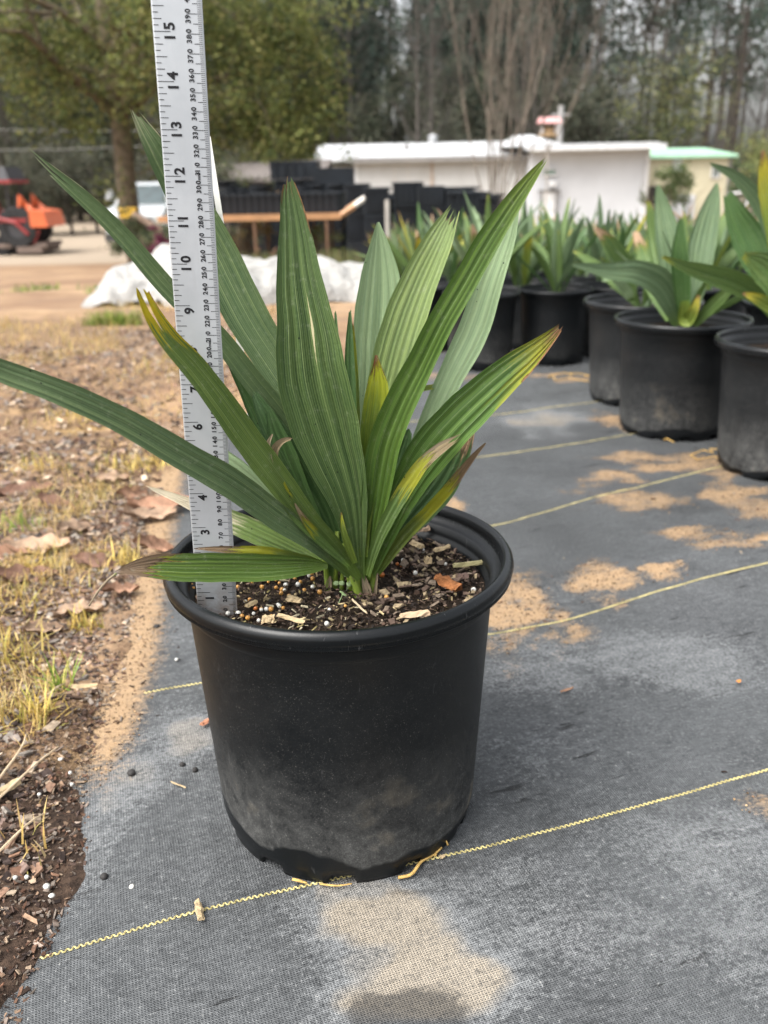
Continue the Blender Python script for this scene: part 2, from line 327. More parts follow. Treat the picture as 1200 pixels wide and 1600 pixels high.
for b in [(610, 1440, 130, 60, 1.), (660, 1530, 130, 80, 1.), (560, 1400, 90, 40, .8), (780, 1380, 180, 50, .45), (200, 1230, 60, 50, .55), (300, 1150, 70, 35, .6), (160, 1310, 40, 80, .4), (1050, 1030, 180, 45, .6), (830, 1060, 90, 30, .5), (1100, 1320, 160, 60, .55), (900, 1450, 200, 60, .5), (1180, 1480, 100, 90, .5), (850, 655, 70, 18, .7), (830, 1180, 60, 30, .4), (240, 1000, 40, 60, .3)]:
    dust = np.maximum(dust, blob(*b))
dust = np.clip(dust+.25*np.clip(fbm(XX*6, YY*9, 31, 4), 0, 1), 0, 1)
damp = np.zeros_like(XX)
for b in [(640, 1585, 85, 38, 1.), (840, 985, 60, 10, .4), (1080, 800, 60, 14, .5), (640, 1395, 50, 9, .5), (640, 1355, 150, 22, .45)]: damp = np.maximum(damp, blob(*b, warp=.2))  # last two blobs darken the cloth along the foot of the pot
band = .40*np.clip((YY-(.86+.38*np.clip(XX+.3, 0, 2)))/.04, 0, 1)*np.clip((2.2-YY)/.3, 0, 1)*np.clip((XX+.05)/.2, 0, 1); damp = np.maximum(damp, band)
# the cloth is darker where the nearer wet stretch begins beyond the second seam
cm = MB(); cm.grid(np.stack([XX, YY, ZZ], 2), np.stack([sandm, dust, damp], 2).reshape(-1, 3))
LDIR = math.atan2(.195, .606)
def cloth_mat():
    m = NT('woven_cloth'); o = m.obj(); a = m.attr(); m.n('SeparateColor', 0, {0: a}); s = m.t.nodes[-1].outputs
    r = m.n('Mapping', 0, {'Vector': o, 'Rotation': (0, 0, -LDIR)}); m.n('SeparateXYZ', 0, {0: r}); rx, ry = m.t.nodes[-1].outputs[:2]
    wob = m.math('MULTIPLY', m.noise(o, 14, 3), .004); rx = m.math('ADD', rx, wob); ry2 = m.math('ADD', ry, wob)
    wa = m.math('SINE', m.math('MULTIPLY', rx, 2*pi/.0022)); wb = m.math('SINE', m.math('MULTIPLY', ry2, 2*pi/.0020))
    we = m.math('MULTIPLY', m.math('ADD', m.math('MULTIPLY', wa, m.math('ADD', wb, .55)), 1.), .5)
    n1 = m.noise(o, 6, 6, .65); n2 = m.noise(o, 300, 5, .8); n3 = m.noise(m.scale(r, (1., 1.7, 1.)), 60, 9, .86); st = m.noise(m.scale(r, (7., 45., 1.)), 1.2, 5, .7)
    base = m.mix(m.ramp(n1, .35, .65), (.040, .043, .045), (.092, .098, .102)); base = m.mix(m.ramp(n3, .44, .66, 0., .8), base, (.155, .163, .168)); base = m.mix(m.ramp(m.noise(m.scale(r, (1., 5., 1.)), 60, 6, .8), .54, .64, 0., .55), base, (.030, .032, .034)); base = m.mix(m.math('MULTIPLY', m.ramp(n2, .55, .66), .55), base, (.24, .25, .255)); base = m.mix(m.ramp(n2, .46, .34, 0., .7), base, (.015, .017, .02))
    base = m.mix(m.ramp(we, .15, .6, .40, 0.), base, (.012, .013, .014))
    base = m.mix(m.ramp(st, .62, .66), base, (.018, .019, .02))
    dm = m.math('ADD', s[1], m.math('MULTIPLY', m.math('SUBTRACT', n3, .5), 1.3)); dm = m.math('ADD', dm, m.math('MULTIPLY', m.math('SUBTRACT', n2, .5), 2.2)); dm = m.math('ADD', dm, m.math('MULTIPLY', m.math('SUBTRACT', st, .5), .8))
    df = m.math('MULTIPLY', m.ramp(dm, .30, 1.05), m.ramp(we, .1, .6, .30, 1.))
    base = m.mix(m.math('MULTIPLY', df, .85), base, m.mix(m.ramp(s[1], .70, .98), (.27, .28, .285), (.38, .325, .25)))
    sp_ = m.math('MULTIPLY', m.ramp(n2, .63, .70), m.ramp(n3, .40, .60)); base = m.mix(m.math('MULTIPLY', sp_, .75), base, (.5, .48, .42))
    sm = m.math('ADD', s[0], m.math('MULTIPLY', m.math('SUBTRACT', n3, .5), 2.0)); sm = m.math('ADD', sm, m.math('MULTIPLY', m.math('SUBTRACT', n2, .5), .9))
    sc_ = m.mix(m.ramp(n2, .35, .7), (.25, .165, .09), (.36, .245, .14)); sc_ = m.mix(m.ramp(m.noise(o, 90, 4, .7), .57, .66), sc_, (.14, .085, .05))
    sf = m.math('MULTIPLY', m.ramp(sm, .42, .80), .97); base = m.mix(sf, base, sc_)
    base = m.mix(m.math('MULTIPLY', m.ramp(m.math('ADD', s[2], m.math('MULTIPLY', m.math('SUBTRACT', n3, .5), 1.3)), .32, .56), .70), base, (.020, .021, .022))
    h = m.math('ADD', m.math('MULTIPLY', we, m.math('SUBTRACT', 1., sf)), m.math('MULTIPLY', m.math('ADD', n2, sf), .7))
    b1 = m.n('Bump', 0, {'Height': m.math('ADD', m.math('MULTIPLY', st, .6), m.noise(r, 11, 4)), 'Strength': .5, 'Distance': .006}); b2 = m.n('Bump', 0, {'Height': h, 'Strength': .75, 'Distance': .0011, 'Normal': b1})
    return m.done(m.bsdf(base, m.ramp(n3, .3, .7, .55, .75), .35, b2))
cloth = tag(cm.build('ground_cloth', cloth_mat(), smooth=True), kind='structure')
thread_m = simple('yellow_thread', (.44, .38, .17), .8, .2, .5, 60)
def seam(pts, name='seam_thread', amp=.0010, per=.0046, r=.00075):
    P = np.array([ground(*p)[:2] for p in pts]); dd = P[-1]-P[-2]; P = np.r_[P, [P[-1]+dd*.5]]; C = crom(np.c_[P, 0*P[:, 0]], 60)[:, :2]
    L = np.r_[0, np.cumsum(np.linalg.norm(np.diff(C, axis=0), axis=1))]; n = int(L[-1]/(per/4)); s = np.linspace(0, L[-1], n)
    c = np.stack([np.interp(s, L, C[:, 0]), np.interp(s, L, C[:, 1])], 1); T = np.gradient(c, axis=0); T /= np.linalg.norm(T, axis=1)[:, None]
    ph = (np.arange(n) % 4); o = np.where((ph == 0) | (ph == 1), 1., -1.)*amp
    zz = np.array([gz(y) for y in c[:, 1]])+.0012*fbm(c[:, 0]*5, c[:, 1]*5, 21, 3)+.0010*fbm(c[:, 0]*16+c[:, 1]*3, c[:, 1]*12, 22, 2)
    P3 = np.stack([c[:, 0]-T[:, 1]*o, c[:, 1]+T[:, 0]*o, zz+.00045], 1)
    MB().tube(P3, [r]*n, 4).build(name, thread_m, cloth)
seam([(62, 1497), (310, 1425), (455, 1388), (700, 1338), (950, 1273), (1200, 1203)])
seam([(225, 1082), (310, 1066), (560, 1022), (880, 970), (1050, 917), (1200, 880)])
seam([(560, 852), (700, 832), (767, 822), (925, 779), (1100, 735)], per=.008)
seam([(560, 733), (760, 713), (943, 686), (1050, 668)], per=.01, amp=.0006); seam([(560, 665), (760, 649), (915, 630), (1000, 618)], per=.01, amp=.0006)

# loose grains and crumbs lying on the sandy stretches of the cloth
k = np.argwhere((sandm > .50) & (YY < 2.3) & (YY > .3)); k = k[rng.integers(0, len(k), 16000)]
gx = XX[k[:, 0], k[:, 1]]+rng.normal(0, .006, 16000); gy = YY[k[:, 0], k[:, 1]]+rng.normal(0, .008, 16000); gzz = ZZ[k[:, 0], k[:, 1]]+.0008
SANDP = np.stack([gx, gy, gzz], 1)
# ------------------------------------------------------------ loose stuff on the ground
def gpoint(n, x0, x1, y0, y1, marg=.0, r=rng):
    x = r.uniform(x0, x1, n*2); y = r.uniform(y0, y1, n*2); k = x < edge_x(y)+marg; x, y = x[k][:n], y[k][:n]
    d = edge_x(y)-x; zz = np.where(y < 2.6, 0, -.067*(y-2.6))-.008+np.clip((d+.02)/.05, 0, 1)*(.012+.010*np.clip(d/.4, 0, 1))
    return np.stack([x, y, zz+.003], 1)
bark = C_((.13, .07, .045), (.20, .12, .08), (.08, .05, .035), (.32, .22, .15), (.42, .33, .24), (.16, .11, .09), (.24, .20, .17), (.05, .035, .03), (.24, .21, .18))
m = MB(); flakes(m, SANDP[:7000], .0017, C_((.34, .23, .13), (.40, .28, .16), (.22, .14, .09), (.10, .07, .05)), (.5, 1.), .6, .5)
kk = rng.integers(0, len(SANDP), 500); flakes(m, SANDP[kk]+rng.normal(0, .02, (500, 3))*C_(1, 1, 0), .007, bark*.7, (.1, .4))
tag(m.build('sand_grains', attr_mat('sand_grain', .9, .2, 200, .3)), 'loose sand and crumbs scattered over the dark ground cloth', 'sand', kind='stuff')
chipm = attr_mat('wood_chips', .85, .25, 220, .35, bump=.4)
m = MB(); dkb = bark*C_(.55, .52, .5); q = gpoint(26000, -.75, -.2, .38, 1.5, .012); flakes(m, q[q[:, 1] < .8], .0050, dkb); flakes(m, q[q[:, 1] >= .8], .007, bark*.9); flakes(m, gpoint(15000, -2.2, -.2, 1.1, 3.8, .0), .016, bark); flakes(m, gpoint(3800, -.85, -.2, .52, 1.8, -.03), .013, bark*.85, (.3, .8)); flakes(m, gpoint(700, -.6, -.2, .38, .8, .005), .009, dkb*1.6, (.12, .4))
flakes(m, gpoint(9000, -.6, -.2, .38, 1.2, .018)+C_(0, 0, -.001), .0028, bark*.4)
tag(m.build('wood_chips', chipm), 'small brown and grey bark chips strewn over the earth left of the cloth', 'bark mulch', kind='stuff')
straw = C_((.50, .34, .11), (.56, .41, .17), (.38, .26, .11), (.38, .33, .11), (.50, .38, .20))
m = MB(); g = gpoint(34000, -2.6, -.26, .55, 3.4, -.03); k = fbm(g[:, 0]*5, g[:, 1]*4, 41, 3) > .12
g = g[k]; blades(m, g[:16000], .020, .0016, straw, 1.0); g = gpoint(5000, -.62, -.27, .72, 1.5, -.05); k = fbm(g[:, 0]*8, g[:, 1]*8, 43, 3) > .15; blades(m, g[k], .022, .0013, straw, 1.0)
g = gpoint(9000, -3.2, -.4, 2.2, 5.5, -.1); k = fbm(g[:, 0]*2.5, g[:, 1]*2, 44, 3) > .25; blades(m, g[k], .05, .003, straw, 1.)
grass_m = attr_mat('grass_blades', .7, .3, 50, .2, .3)
tag(m.build('dry_grass', grass_m), 'thin straw coloured grass creeping over the bark mulch on the left', 'dry grass', kind='stuff')
green = C_((.30, .42, .07), (.42, .46, .10), (.22, .34, .06), (.50, .48, .12))
for i, (px, py, n, L, sp_, lab) in enumerate([(25, 835, 70, .035, .035, 'yellow green grass tuft growing by the left edge of the bark mulch'), (180, 512, 420, .08, .10, 'bright green weed patch in front of the white sheet'), (190, 885, 70, .035, .03, 'orange yellow grass tuft beside the brown leaf tip'), (18, 1040, 110, .042, .045, 'straggly yellow grass clump halfway up the left edge'), (95, 1085, 26, .04, .012, 'little upright weed sprout among bark chips'), (125, 660, 90, .035, .06, 'thin pale weed standing above the grey chips, beyond the long leaf'), (10, 960, 50, .035, .04, 'tall thin yellow grass clump above the straggly clump at the left edge'), (70, 900, 90, .028, .03, 'low straw tuft among the brown leaves right of the yellow green tuft'), (130, 990, 70, .026, .02, 'small straw tuft on the chips beside the pinkish brown leaf'), (50, 1130, 110, .03, .03, 'flat yellow grass patch above the dark mulch at left'), (215, 735, 120, .03, .05, 'yellow dry grass patch left of the ruler below the long leaf'), (60, 740, 120, .03, .06, 'yellow dry grass patch under the long leaf at far left')]):
    c = ground(px, py); P = np.tile(c, (n, 1))+np.c_[rng.uniform(-1.5, 1.5, n)*sp_*np.sqrt(rng.random(n)), rng.uniform(-1, 1, n)*sp_*np.sqrt(rng.random(n)), 0*np.arange(n)+.006]
    cols = green*(.8, .55, 1)[min(i, 2)] if i in (0, 1, 4) else straw*C_(1.15, 1.2, .9); m = MB(); blades(m, P-c, L, .0022 if i != 1 else .007, cols, .7)
    o = m.build('grass_tuft', grass_m); o.location = c; tag(o, lab, 'grass tuft')
# brown fallen leaves
dryleaf_m = simple('dead_leaf', (.29, .165, .105), .75, .3, .45, 40, .6, bd=.003)
def dead_leaf(px, py, L, W, rz, tilt, lab, mat=dryleaf_m, curl=.25):
    ns, nu = 14, 7; G = np.empty((ns, nu, 3)); r = np.random.default_rng(int(abs(px)*7+py))
    for i in range(ns):
        t = i/(ns-1); wd = W*max(.02, sin(pi*min(1, t*.96+.02)))**.8*(.9+.2*r.random())
        for j in range(nu):
            e = 2*j/(nu-1)-1; G[i, j] = ((t-.5)*L, e*wd/2, curl*W*(e*e)*.9+curl*L*.25*sin(t*4+px)+.003*sin(t*19+e*4+px)+.004*r.random())
    c = ground(px, py); o = MB().grid(G).build('dead_leaf', mat, smooth=True); o.location = (c[0], c[1], c[2]+.012)
    o.rotation_euler = (tilt, tilt*.6, rz); tag(o, lab, 'dead leaf', 'fallen leaves on the bark mulch')
dl_ = [(205, 783, .085, .035, .9, .8, 'reddish brown dead leaf standing on edge left of the ruler'), (255, 800, .16, .05, .2, .25, 'long reddish brown dead leaf lying flat, directly left of the ruler'), (235, 815, .12, .04, .5, .3, 'brown dead leaf under the long flat one near the ruler'), (190, 935, .07, .028, .6, .2, 'small rusty dead leaf nearest the edge of the cloth'), (125, 972, .085, .034, .3, .1, 'pinkish brown dead leaf on chips below the rusty one'), (60, 870, .13, .06, .15, .2, 'broad pale brown dead leaf near the yellow green tuft'), (40, 915, .12, .05, .4, .25, 'wrinkled brown dead leaf in the thin grass at left'), (150, 893, .10, .03, 0., .5, 'dark brown curled dead leaf just past the dry leaf tip'), (120, 840, .09, .04, .8, .3, 'tan dead leaf behind the dark curled one'), (35, 780, .14, .05, .5, .3, 'brown dead leaf behind the yellow green tuft'), (240, 865, .09, .035, .5, .5, 'reddish dead leaf touching the pot rim side'), (90, 800, .1, .04, -.3, .3, 'folded brown dead leaf amid straw left of the standing one'), (70, 1000, .07, .03, .7, .3, 'dull brown dead leaf beside the straggly grass'), (15, 880, .1, .04, .1, .4, 'brown dead leaf cut off by the left picture edge'), (175, 760, .09, .03, .4, .3, 'tan dead leaf farther back in the straw')]
dmats = [dryleaf_m, simple('dead_leaf_tan', (.34, .235, .16), .75, .3, .45, 50, .6, bd=.003), simple('dead_leaf_dark', (.17, .095, .065), .75, .3, .5, 40, .6, bd=.003)]
for i, d in enumerate(dl_): dead_leaf(d[0], d[1], d[2]*.72, d[3]*.8, *d[4:], mat=dmats[(0, 0, 1, 0, 1, 1, 2, 2, 1, 2, 0, 2, 1, 0, 1)[i]])
wood_m = simple('pale_wood', (.38, .29, .17), .8, .3, .3, 120, .5, bd=.001)
def chip(px, py, L, W, rz, lab, name='wood_splinter', mat=wood_m, z=.004, cat='splinter', H=None):
    m = MB(); r = np.random.default_rng(int(abs(px)+py)); n = 7; G = []
    for i in range(n):
        t = i/(n-1); ww = W*(.55+.45*sin(pi*(.15+.7*t)))*(.85+.3*r.random())
        G.append([((t-.5)*L, -ww/2, 0), ((t-.5)*L+.002*r.random(), -ww/4, W*.4), ((t-.5)*L, ww/4, W*.45), ((t-.5)*L, ww/2, .0), ((t-.5)*L, -ww/2, 0)])
    m.grid(np.array(G)); m.add([G[0][k] for k in range(4)], [(0, 1, 2, 3)]); m.add([G[-1][k] for k in range(4)], [(3, 2, 1, 0)])
    sc_ = 1. if H is None else .78
    c = ground(px, py) if H is None else atz(px, py, H); m.v = [v*sc_+np.random.default_rng(len(v)+int(abs(px))).normal(0, W*.05, v.shape) for v in m.v]; o = m.build(name, mat); o.location = (c[0], c[1], c[2]+z); o.rotation_euler = (0, .03, rz); tag(o, lab, cat)
chip(312, 1429, .019, .006, 1.9, 'short pale wood splinter lying on the yellow seam left of the pot')
chip(690, 1345, .004, .003, .4, 'tiny tan crumb by the roots at the foot of the pot')
chip(12, 1255, .03, .008, 1., 'pale split wood piece on the dark mulch at left edge', z=.014)
chip(135, 1095, .028, .006, .1, 'pale grey wood sliver among the bark chips', z=.018)
chip(885, 1083, .016, .003, .5, 'small brown twig bit on the cloth right of the pot', mat=dryleaf_m)
chip(1153, 1070, .004, .004, .5, 'orange speck on the cloth far right', mat=simple('amber_bit', (.5, .2, .04), .5), cat='speck')
chip(280, 1232, .018, .002, 2.6, 'thin tan twig bit on the cloth left of the pot')
chip(325, 1132, .018, .006, .9, 'little reddish bark bit against the left side of the pot', mat=simple('red_bark', (.36, .16, .09), .8))
dk = simple('dark_pebble', (.03, .028, .027), .7, .3)
def pebble(px, py, r_, lab, mat, cat='pebble', name='pebble', z=0., group=None, H=None, me=None):
    c = ground(px, py) if H is None else atz(px, py, H)
    if me is None:
        m = MB(); q = np.random.default_rng(int(px*3+py)); k = 1+.18*q.normal(size=(5,))
        m.lathe([(1e-4, -r_*.6), (r_*.7*k[0], -r_*.5), (r_*k[1], 0), (r_*.8*k[2], r_*.45), (r_*.35, r_*.68), (1e-4, r_*.72)], 9); me = m.mesh(name, mat, True)
    o = bpy.data.objects.new(name, me); COL.objects.link(o); o.location = (c[0], c[1], c[2]+r_*.5+z); o.rotation_euler = (.2, .1, px); tag(o, lab, cat, group); return o
pebble(206, 1211, .0042, 'largest dark soil crumb on the cloth left of the pot', dk)
pebble(285, 1196, .003, 'small dark crumb right of the largest crumb', dk); pebble(163, 1372, .0035, 'dark crumb at the mulch border near the yellow seam', dk)
pebble(305, 1205, .0035, 'dark crumb close to the left wall of the pot', dk); pebble(245, 980, .003, 'dark crumb on the cloth beside the pot rim', dk)
pw = simple('white_prill', (.55, .54, .50), .5, .4, .12, 60, .1)
for (px, py) in [(206, 1387), (276, 1032), (84, 1415), (76, 1400), (45, 1386), (27, 1387), (112, 1221), (115, 1240), (64, 1256), (55, 1212), (97, 1200), (500-12, 0)][:11]:
    pebble(px, py, .0021, 'tiny white granule lying left of the pot on mulch or cloth', pw, 'granule', 'granule', .009 if px < 130 else 0, 'white granules left of the pot')
twm = simple('dry_stem', (.46, .36, .24), .8, .3, .3, 60)
for (a, b, lab) in [((0, 1270), (95, 1185), 'long pale dry stem crossing the dark mulch'), ((0, 1355), (75, 1290), 'grey dry stem lower on the dark mulch'), ((0, 1240), (45, 1165), 'curved pale stem above the crossing ones'), ((60, 1120), (105, 1085), 'short straw stem below the little sprout')]:
    p, q = ground(*a), ground(*b); mid = (p+q)/2+C_(.006, .01, .012); P = crom(C_(p+C_(0, 0, .014), mid+C_(0, 0, .006), q+C_(0, 0, .014)), 9)
    o = MB().tube(P, [.0011, .0012, .0012, .0011, .001, .001, .0009, .0008, .0006], 5)  .build('straw_stalk', twm, origin=p); tag(o, lab, 'dry stem')

# ------------------------------------------------------------ nursery pots
def pot_mat(name='black_plastic', dusty=1., base=(.0040, .0050, .0058), hgt=.241, seed=0.):
    m = NT(name); o0 = m.obj(); o = m.n('Mapping', 0, {'Vector': o0, 'Location': (seed, seed*2, 0)}); m.n('SeparateXYZ', 0, {0: o0}); z = m.t.nodes[-1].outputs[2]
    n1 = m.noise(o, 22, 8, .75); n2 = m.noise(o, 800, 4, .8); n3 = m.noise(o, 110, 7, .8); sc_ = m.noise(m.scale(o, (30., 30., 4.)), 5., 4, .7)
    zz = m.math('DIVIDE', z, hgt)
    low = m.ramp(zz, .52, .08); edge = m.math('ADD', m.math('MULTIPLY', m.math('SUBTRACT', m.noise(o, 9, 5, .5), .5), .34), zz)
    d = m.math('MULTIPLY', m.math('ADD', m.math('MULTIPLY', low, 1.), .07), m.ramp(m.math('ADD', m.math('ADD', m.math('MULTIPLY', n1, .4), m.math('MULTIPLY', n3, .3)), m.math('MULTIPLY', n2, .3)), .42, .58, .05, 1.))
    d = m.math('MULTIPLY', d, m.ramp(edge, .10, .115)); d = m.math('MULTIPLY', d, m.ramp(zz, .88, .97, 1., .25))
    c = m.mix(m.math('MULTIPLY', d, .36*dusty), base, (.25, .25, .24))
    spk = m.math('MULTIPLY', m.ramp(n2, .60, .74), m.ramp(n3, .40, .62)); spk = m.math('MULTIPLY', spk, m.ramp(edge, .11, .13)); c = m.mix(m.math('MULTIPLY', m.math('MULTIPLY', spk, m.ramp(zz, .93, .80)), .65*dusty), c, (.42, .40, .36))
    scr = m.math('MULTIPLY', m.ramp(sc_, .66, .70), .14*dusty); c = m.mix(scr, c, (.25, .25, .25))
    tan = m.math('MULTIPLY', m.ramp(m.noise(o, 11, 5, .6), .60, .72), m.math('MULTIPLY', low, m.ramp(edge, .08, .13))); c = m.mix(m.math('MULTIPLY', tan, .28*dusty), c, (.34, .27, .17))
    rgh = m.math('SUBTRACT', m.ramp(d, 0., .5, .40, .80), m.ramp(zz, .935, .95, 0., .14))
    return m.done(m.bsdf(c, rgh, m.ramp(d, 0., .5, .26, .10), m.bump(m.math('ADD', n3, m.math('MULTIPLY', n2, .5)), .10, .002)))
def pot_mesh(R=.1398, H=.241, rb=.1099, n=96, hero=True, seed=0):
    k = R/.1398; rt = .1230*k; r = np.random.default_rng(seed)
    def fn(i, rr, z, t):
        if i in (0, 1, 2, 3):                           # feet and drainage notches round the foot
            f = (sin(t*11+.3)+.35*sin(t*23+1)); up_ = .006*k if f > .55 else 0
            if i <= 1: return rr-(.010*k if f > .55 else 0), z+up_
            if i == 2: return rr-(.006*k if f > .55 else 0), z+up_*.5
        return rr*(1+.0015*sin(3*t+seed)), z
    lin = lambda f: rb+(rt-rb)*f/.865
    prof = [(rb-.016*k, .001), (rb-.0035*k, 0), (rb-.0018*k, .005), (rb-.0006*k, .011), (lin(.075), H*.075), (lin(.15), H*.15), (lin(.3), H*.3), (lin(.5), H*.5), (lin(.7), H*.7), (rt, H*.865), (rt+.0012*k, H*.871), (rt+.0026*k, H*.885), (rt+.003*k, H*.925),
            (rt+.004*k, H*.938), (R-.0022*k, H*.942), (R-.0012*k, H*.946), (R-.0022*k, H*.953), (R-.0008*k, H*.960), (R, H*.971), (R-.0006*k, H*.984), (R-.0028*k, H*.997), (R-.0052*k, H), (R-.0076*k, H*.997), (R-.0090*k, H*.986), (R-.0096*k, H*.965), (R-.0100*k, H*.945), (rt+.0015*k, H*.938), (rt-.0010*k, H*.934), (rt-.0018*k, H*.905), (rt-.0022*k, H*.895), (rt-.0052*k, H*.890), (rt-.0056*k, H*.87), (rt-.006*k, H*.80), (rb-.003, .05)]
    m = MB(); m.lathe(prof, n, fn=fn if n >= 60 else None)
    return m
SOILZ = .209
soil_m = simple('potting_soil', (.022, .015, .010), .95, .15, .5, 90, .8, bd=.004)
def soil_mesh(r0, z, amp=.004, n=40, seed=5):
    a = np.linspace(0, 2*pi, n*2, endpoint=False); rr = np.linspace(.001, r0, n//2); A, Rr = np.meshgrid(a, rr); x = Rr*np.cos(A); y = Rr*np.sin(A)
    zz = z+amp*fbm(x*30, y*30, seed, 4)*.7; b = len(a); m = MB()
    m.add(np.stack([x, y, zz], 2).reshape(-1, 3), [(i*b+j, (i)*b+(j+1) % b, (i+1)*b+(j+1) % b, (i+1)*b+j) for i in range(len(rr)-1) for j in range(b)]); return m

PC = C_(-.0367, .6481, 0)
hero = empty('potted_palm', PC, 0, 'young pleated palm in a dusty black nursery pot in the foreground, ruler standing in it', 'potted palm')
pot_mesh(n=144).build('pot', pot_mat(), hero, True)
so_ = soil_mesh(.1185, SOILZ, .004, 60).build('soil', soil_m, hero, True)
mul = C_((.10, .062, .042), (.16, .10, .07), (.045, .03, .022), (.22, .15, .11), (.40, .31, .17), (.07, .05, .04), (.03, .022, .018), (.17, .125, .09))
NM = 5200; a = rng.random(NM)*2*pi; q = .116*np.sqrt(rng.random(NM)); P = np.stack([q*np.cos(a), q*np.sin(a), 0*a+SOILZ+.001+rng.random(NM)*.004], 1); P[:, 2] += .004*fbm(P[:, 0]*30, P[:, 1]*30, 5, 4)*.7
m = MB(); flakes(m, P[:1500], .0055, mul*.6, (.15, .5), .7); flakes(m, P[1500:], .0035, mul*.35, (.3, .9), .8)
k = rng.random(260); aa = rng.uniform(-1.2, 1.6, 260); q = .045+.068*k; P2 = np.stack([q*np.cos(aa), q*np.sin(aa), 0*q+SOILZ+.007], 1); flakes(m, P2, .0075, .6*C_((.18, .12, .09), (.30, .23, .17), (.12, .08, .06), (.40, .31, .19), (.20, .15, .11)), (.3, .7), .5)
aa = rng.uniform(2.6, 5.4, 120); q = .11*np.sqrt(rng.random(120)); P2 = np.stack([q*np.cos(aa), q*np.sin(aa), 0*q+SOILZ+.006], 1); flakes(m, P2, .007, .7*C_((.45, .36, .2), (.34, .28, .12), (.5, .44, .3)), (.12, .3), .4)
tag(m.build('mulch', attr_mat('pot_mulch', .85, .25, 300, .35, bump=.3), hero), kind='stuff')

# leaves of the foreground palm (base .. tip)
G1, G2 = (.022, .066, .024), (.045, .115, .038); D1, D2 = (.016, .050, .020), (.034, .092, .034); PL1, PL2 = (.10, .18, .10), (.17, .27, .16)
MT = {
 'deep': leafmat('leaf_deep', D1, D2, ridge=5.), 'mid': leafmat('leaf_mid', G1, G2, rough=.45), 'blue': leafmat('leaf_blue', (.026, .062, .034), (.070, .125, .068), rough=.5, rid=.4, ridge=4.),
 'centre': leafmat('leaf_centre', (.024, .060, .024), (.060, .115, .045), scar=True, rid=.55, brn=1.02, ridge=5.), 'pale': leafmat('leaf_pale', PL1, PL2, glau=.25, rough=.6, rid=.25),
 'pale2': leafmat('leaf_pale_ribbed', (.09, .16, .07), (.15, .24, .10), yel=1.0, yc=(.45, .44, .16), rough=.55, rid=.9), 'fork': leafmat('leaf_forked', (.030, .070, .020), (.075, .135, .035), yel=.885, brn=1.03, side=.03, tipw=.015, yc=(.42, .34, .01), ridge=3.),
 'right': leafmat('leaf_right', (.03, .085, .02), (.06, .14, .03), yel=.80, brn=.965, side=.10, tipw=.22, yc=(.45, .40, .02), bc=(.15, .07, .035), rid=.6, ridge=5.), 'glossy': leafmat('leaf_glossy', (.028, .080, .018), (.060, .130, .022), yel=.85, tipw=.4, brn=1.10, yc=(.25, .30, .02), rough=.36),
 'dryedge': leafmat('leaf_dry_edge', D1, D2, yel=.74, brn=.77, side=-.22, bc=(.17, .105, .065)), 'yelbrn': leafmat('leaf_yellow_brown', (.025, .065, .02), (.06, .12, .03), yel=.55, brn=.80, tipw=.04, yc=(.26, .27, .02), bc=(.13, .095, .055)),
 'yel': leafmat('leaf_yellow', (.05, .09, .02), (.10, .16, .03), yel=.40, brn=.73, tipw=.10, yc=(.36, .36, .02), bc=(.12, .075, .045)), 'inner': leafmat('leaf_inner', (.06, .12, .02), (.12, .19, .03), yel=.70, brn=.96, tipw=.25, yc=(.40, .42, .02), bc=(.12, .04, .015)),
 'low': leafmat('leaf_low', (.028, .075, .014), (.065, .13, .022), yel=.80, brn=.83, tipw=.02, rid=.8, side=.05, bc=(.11, .07, .045)), 'stem': leafmat('petiole', (.10, .19, .03), (.18, .28, .05), yel=2, rid=.2, rough=.4), 'dry': leafmat('leaf_dry', (.36, .26, .14), (.60, .48, .30), yel=2, brn=0., bc=(.20, .15, .10), rough=.7),
 'white': leafmat('leaf_bleached', (.05, .11, .035), (.11, .19, .06), yel=.46, brn=2., tipw=.12, yc=(.62, .55, .40), rid=.4), 'tipdry': leafmat('leaf_tip_dry', (.024, .062, .030), (.070, .125, .065), yel=.95, brn=2., tipw=.1, yc=(.38, .38, .24), rough=.5, rid=.6, ridge=4.)}
B1 = (566, 915, .642, 13)
def L(name, pts, **kw): return name, pts, kw
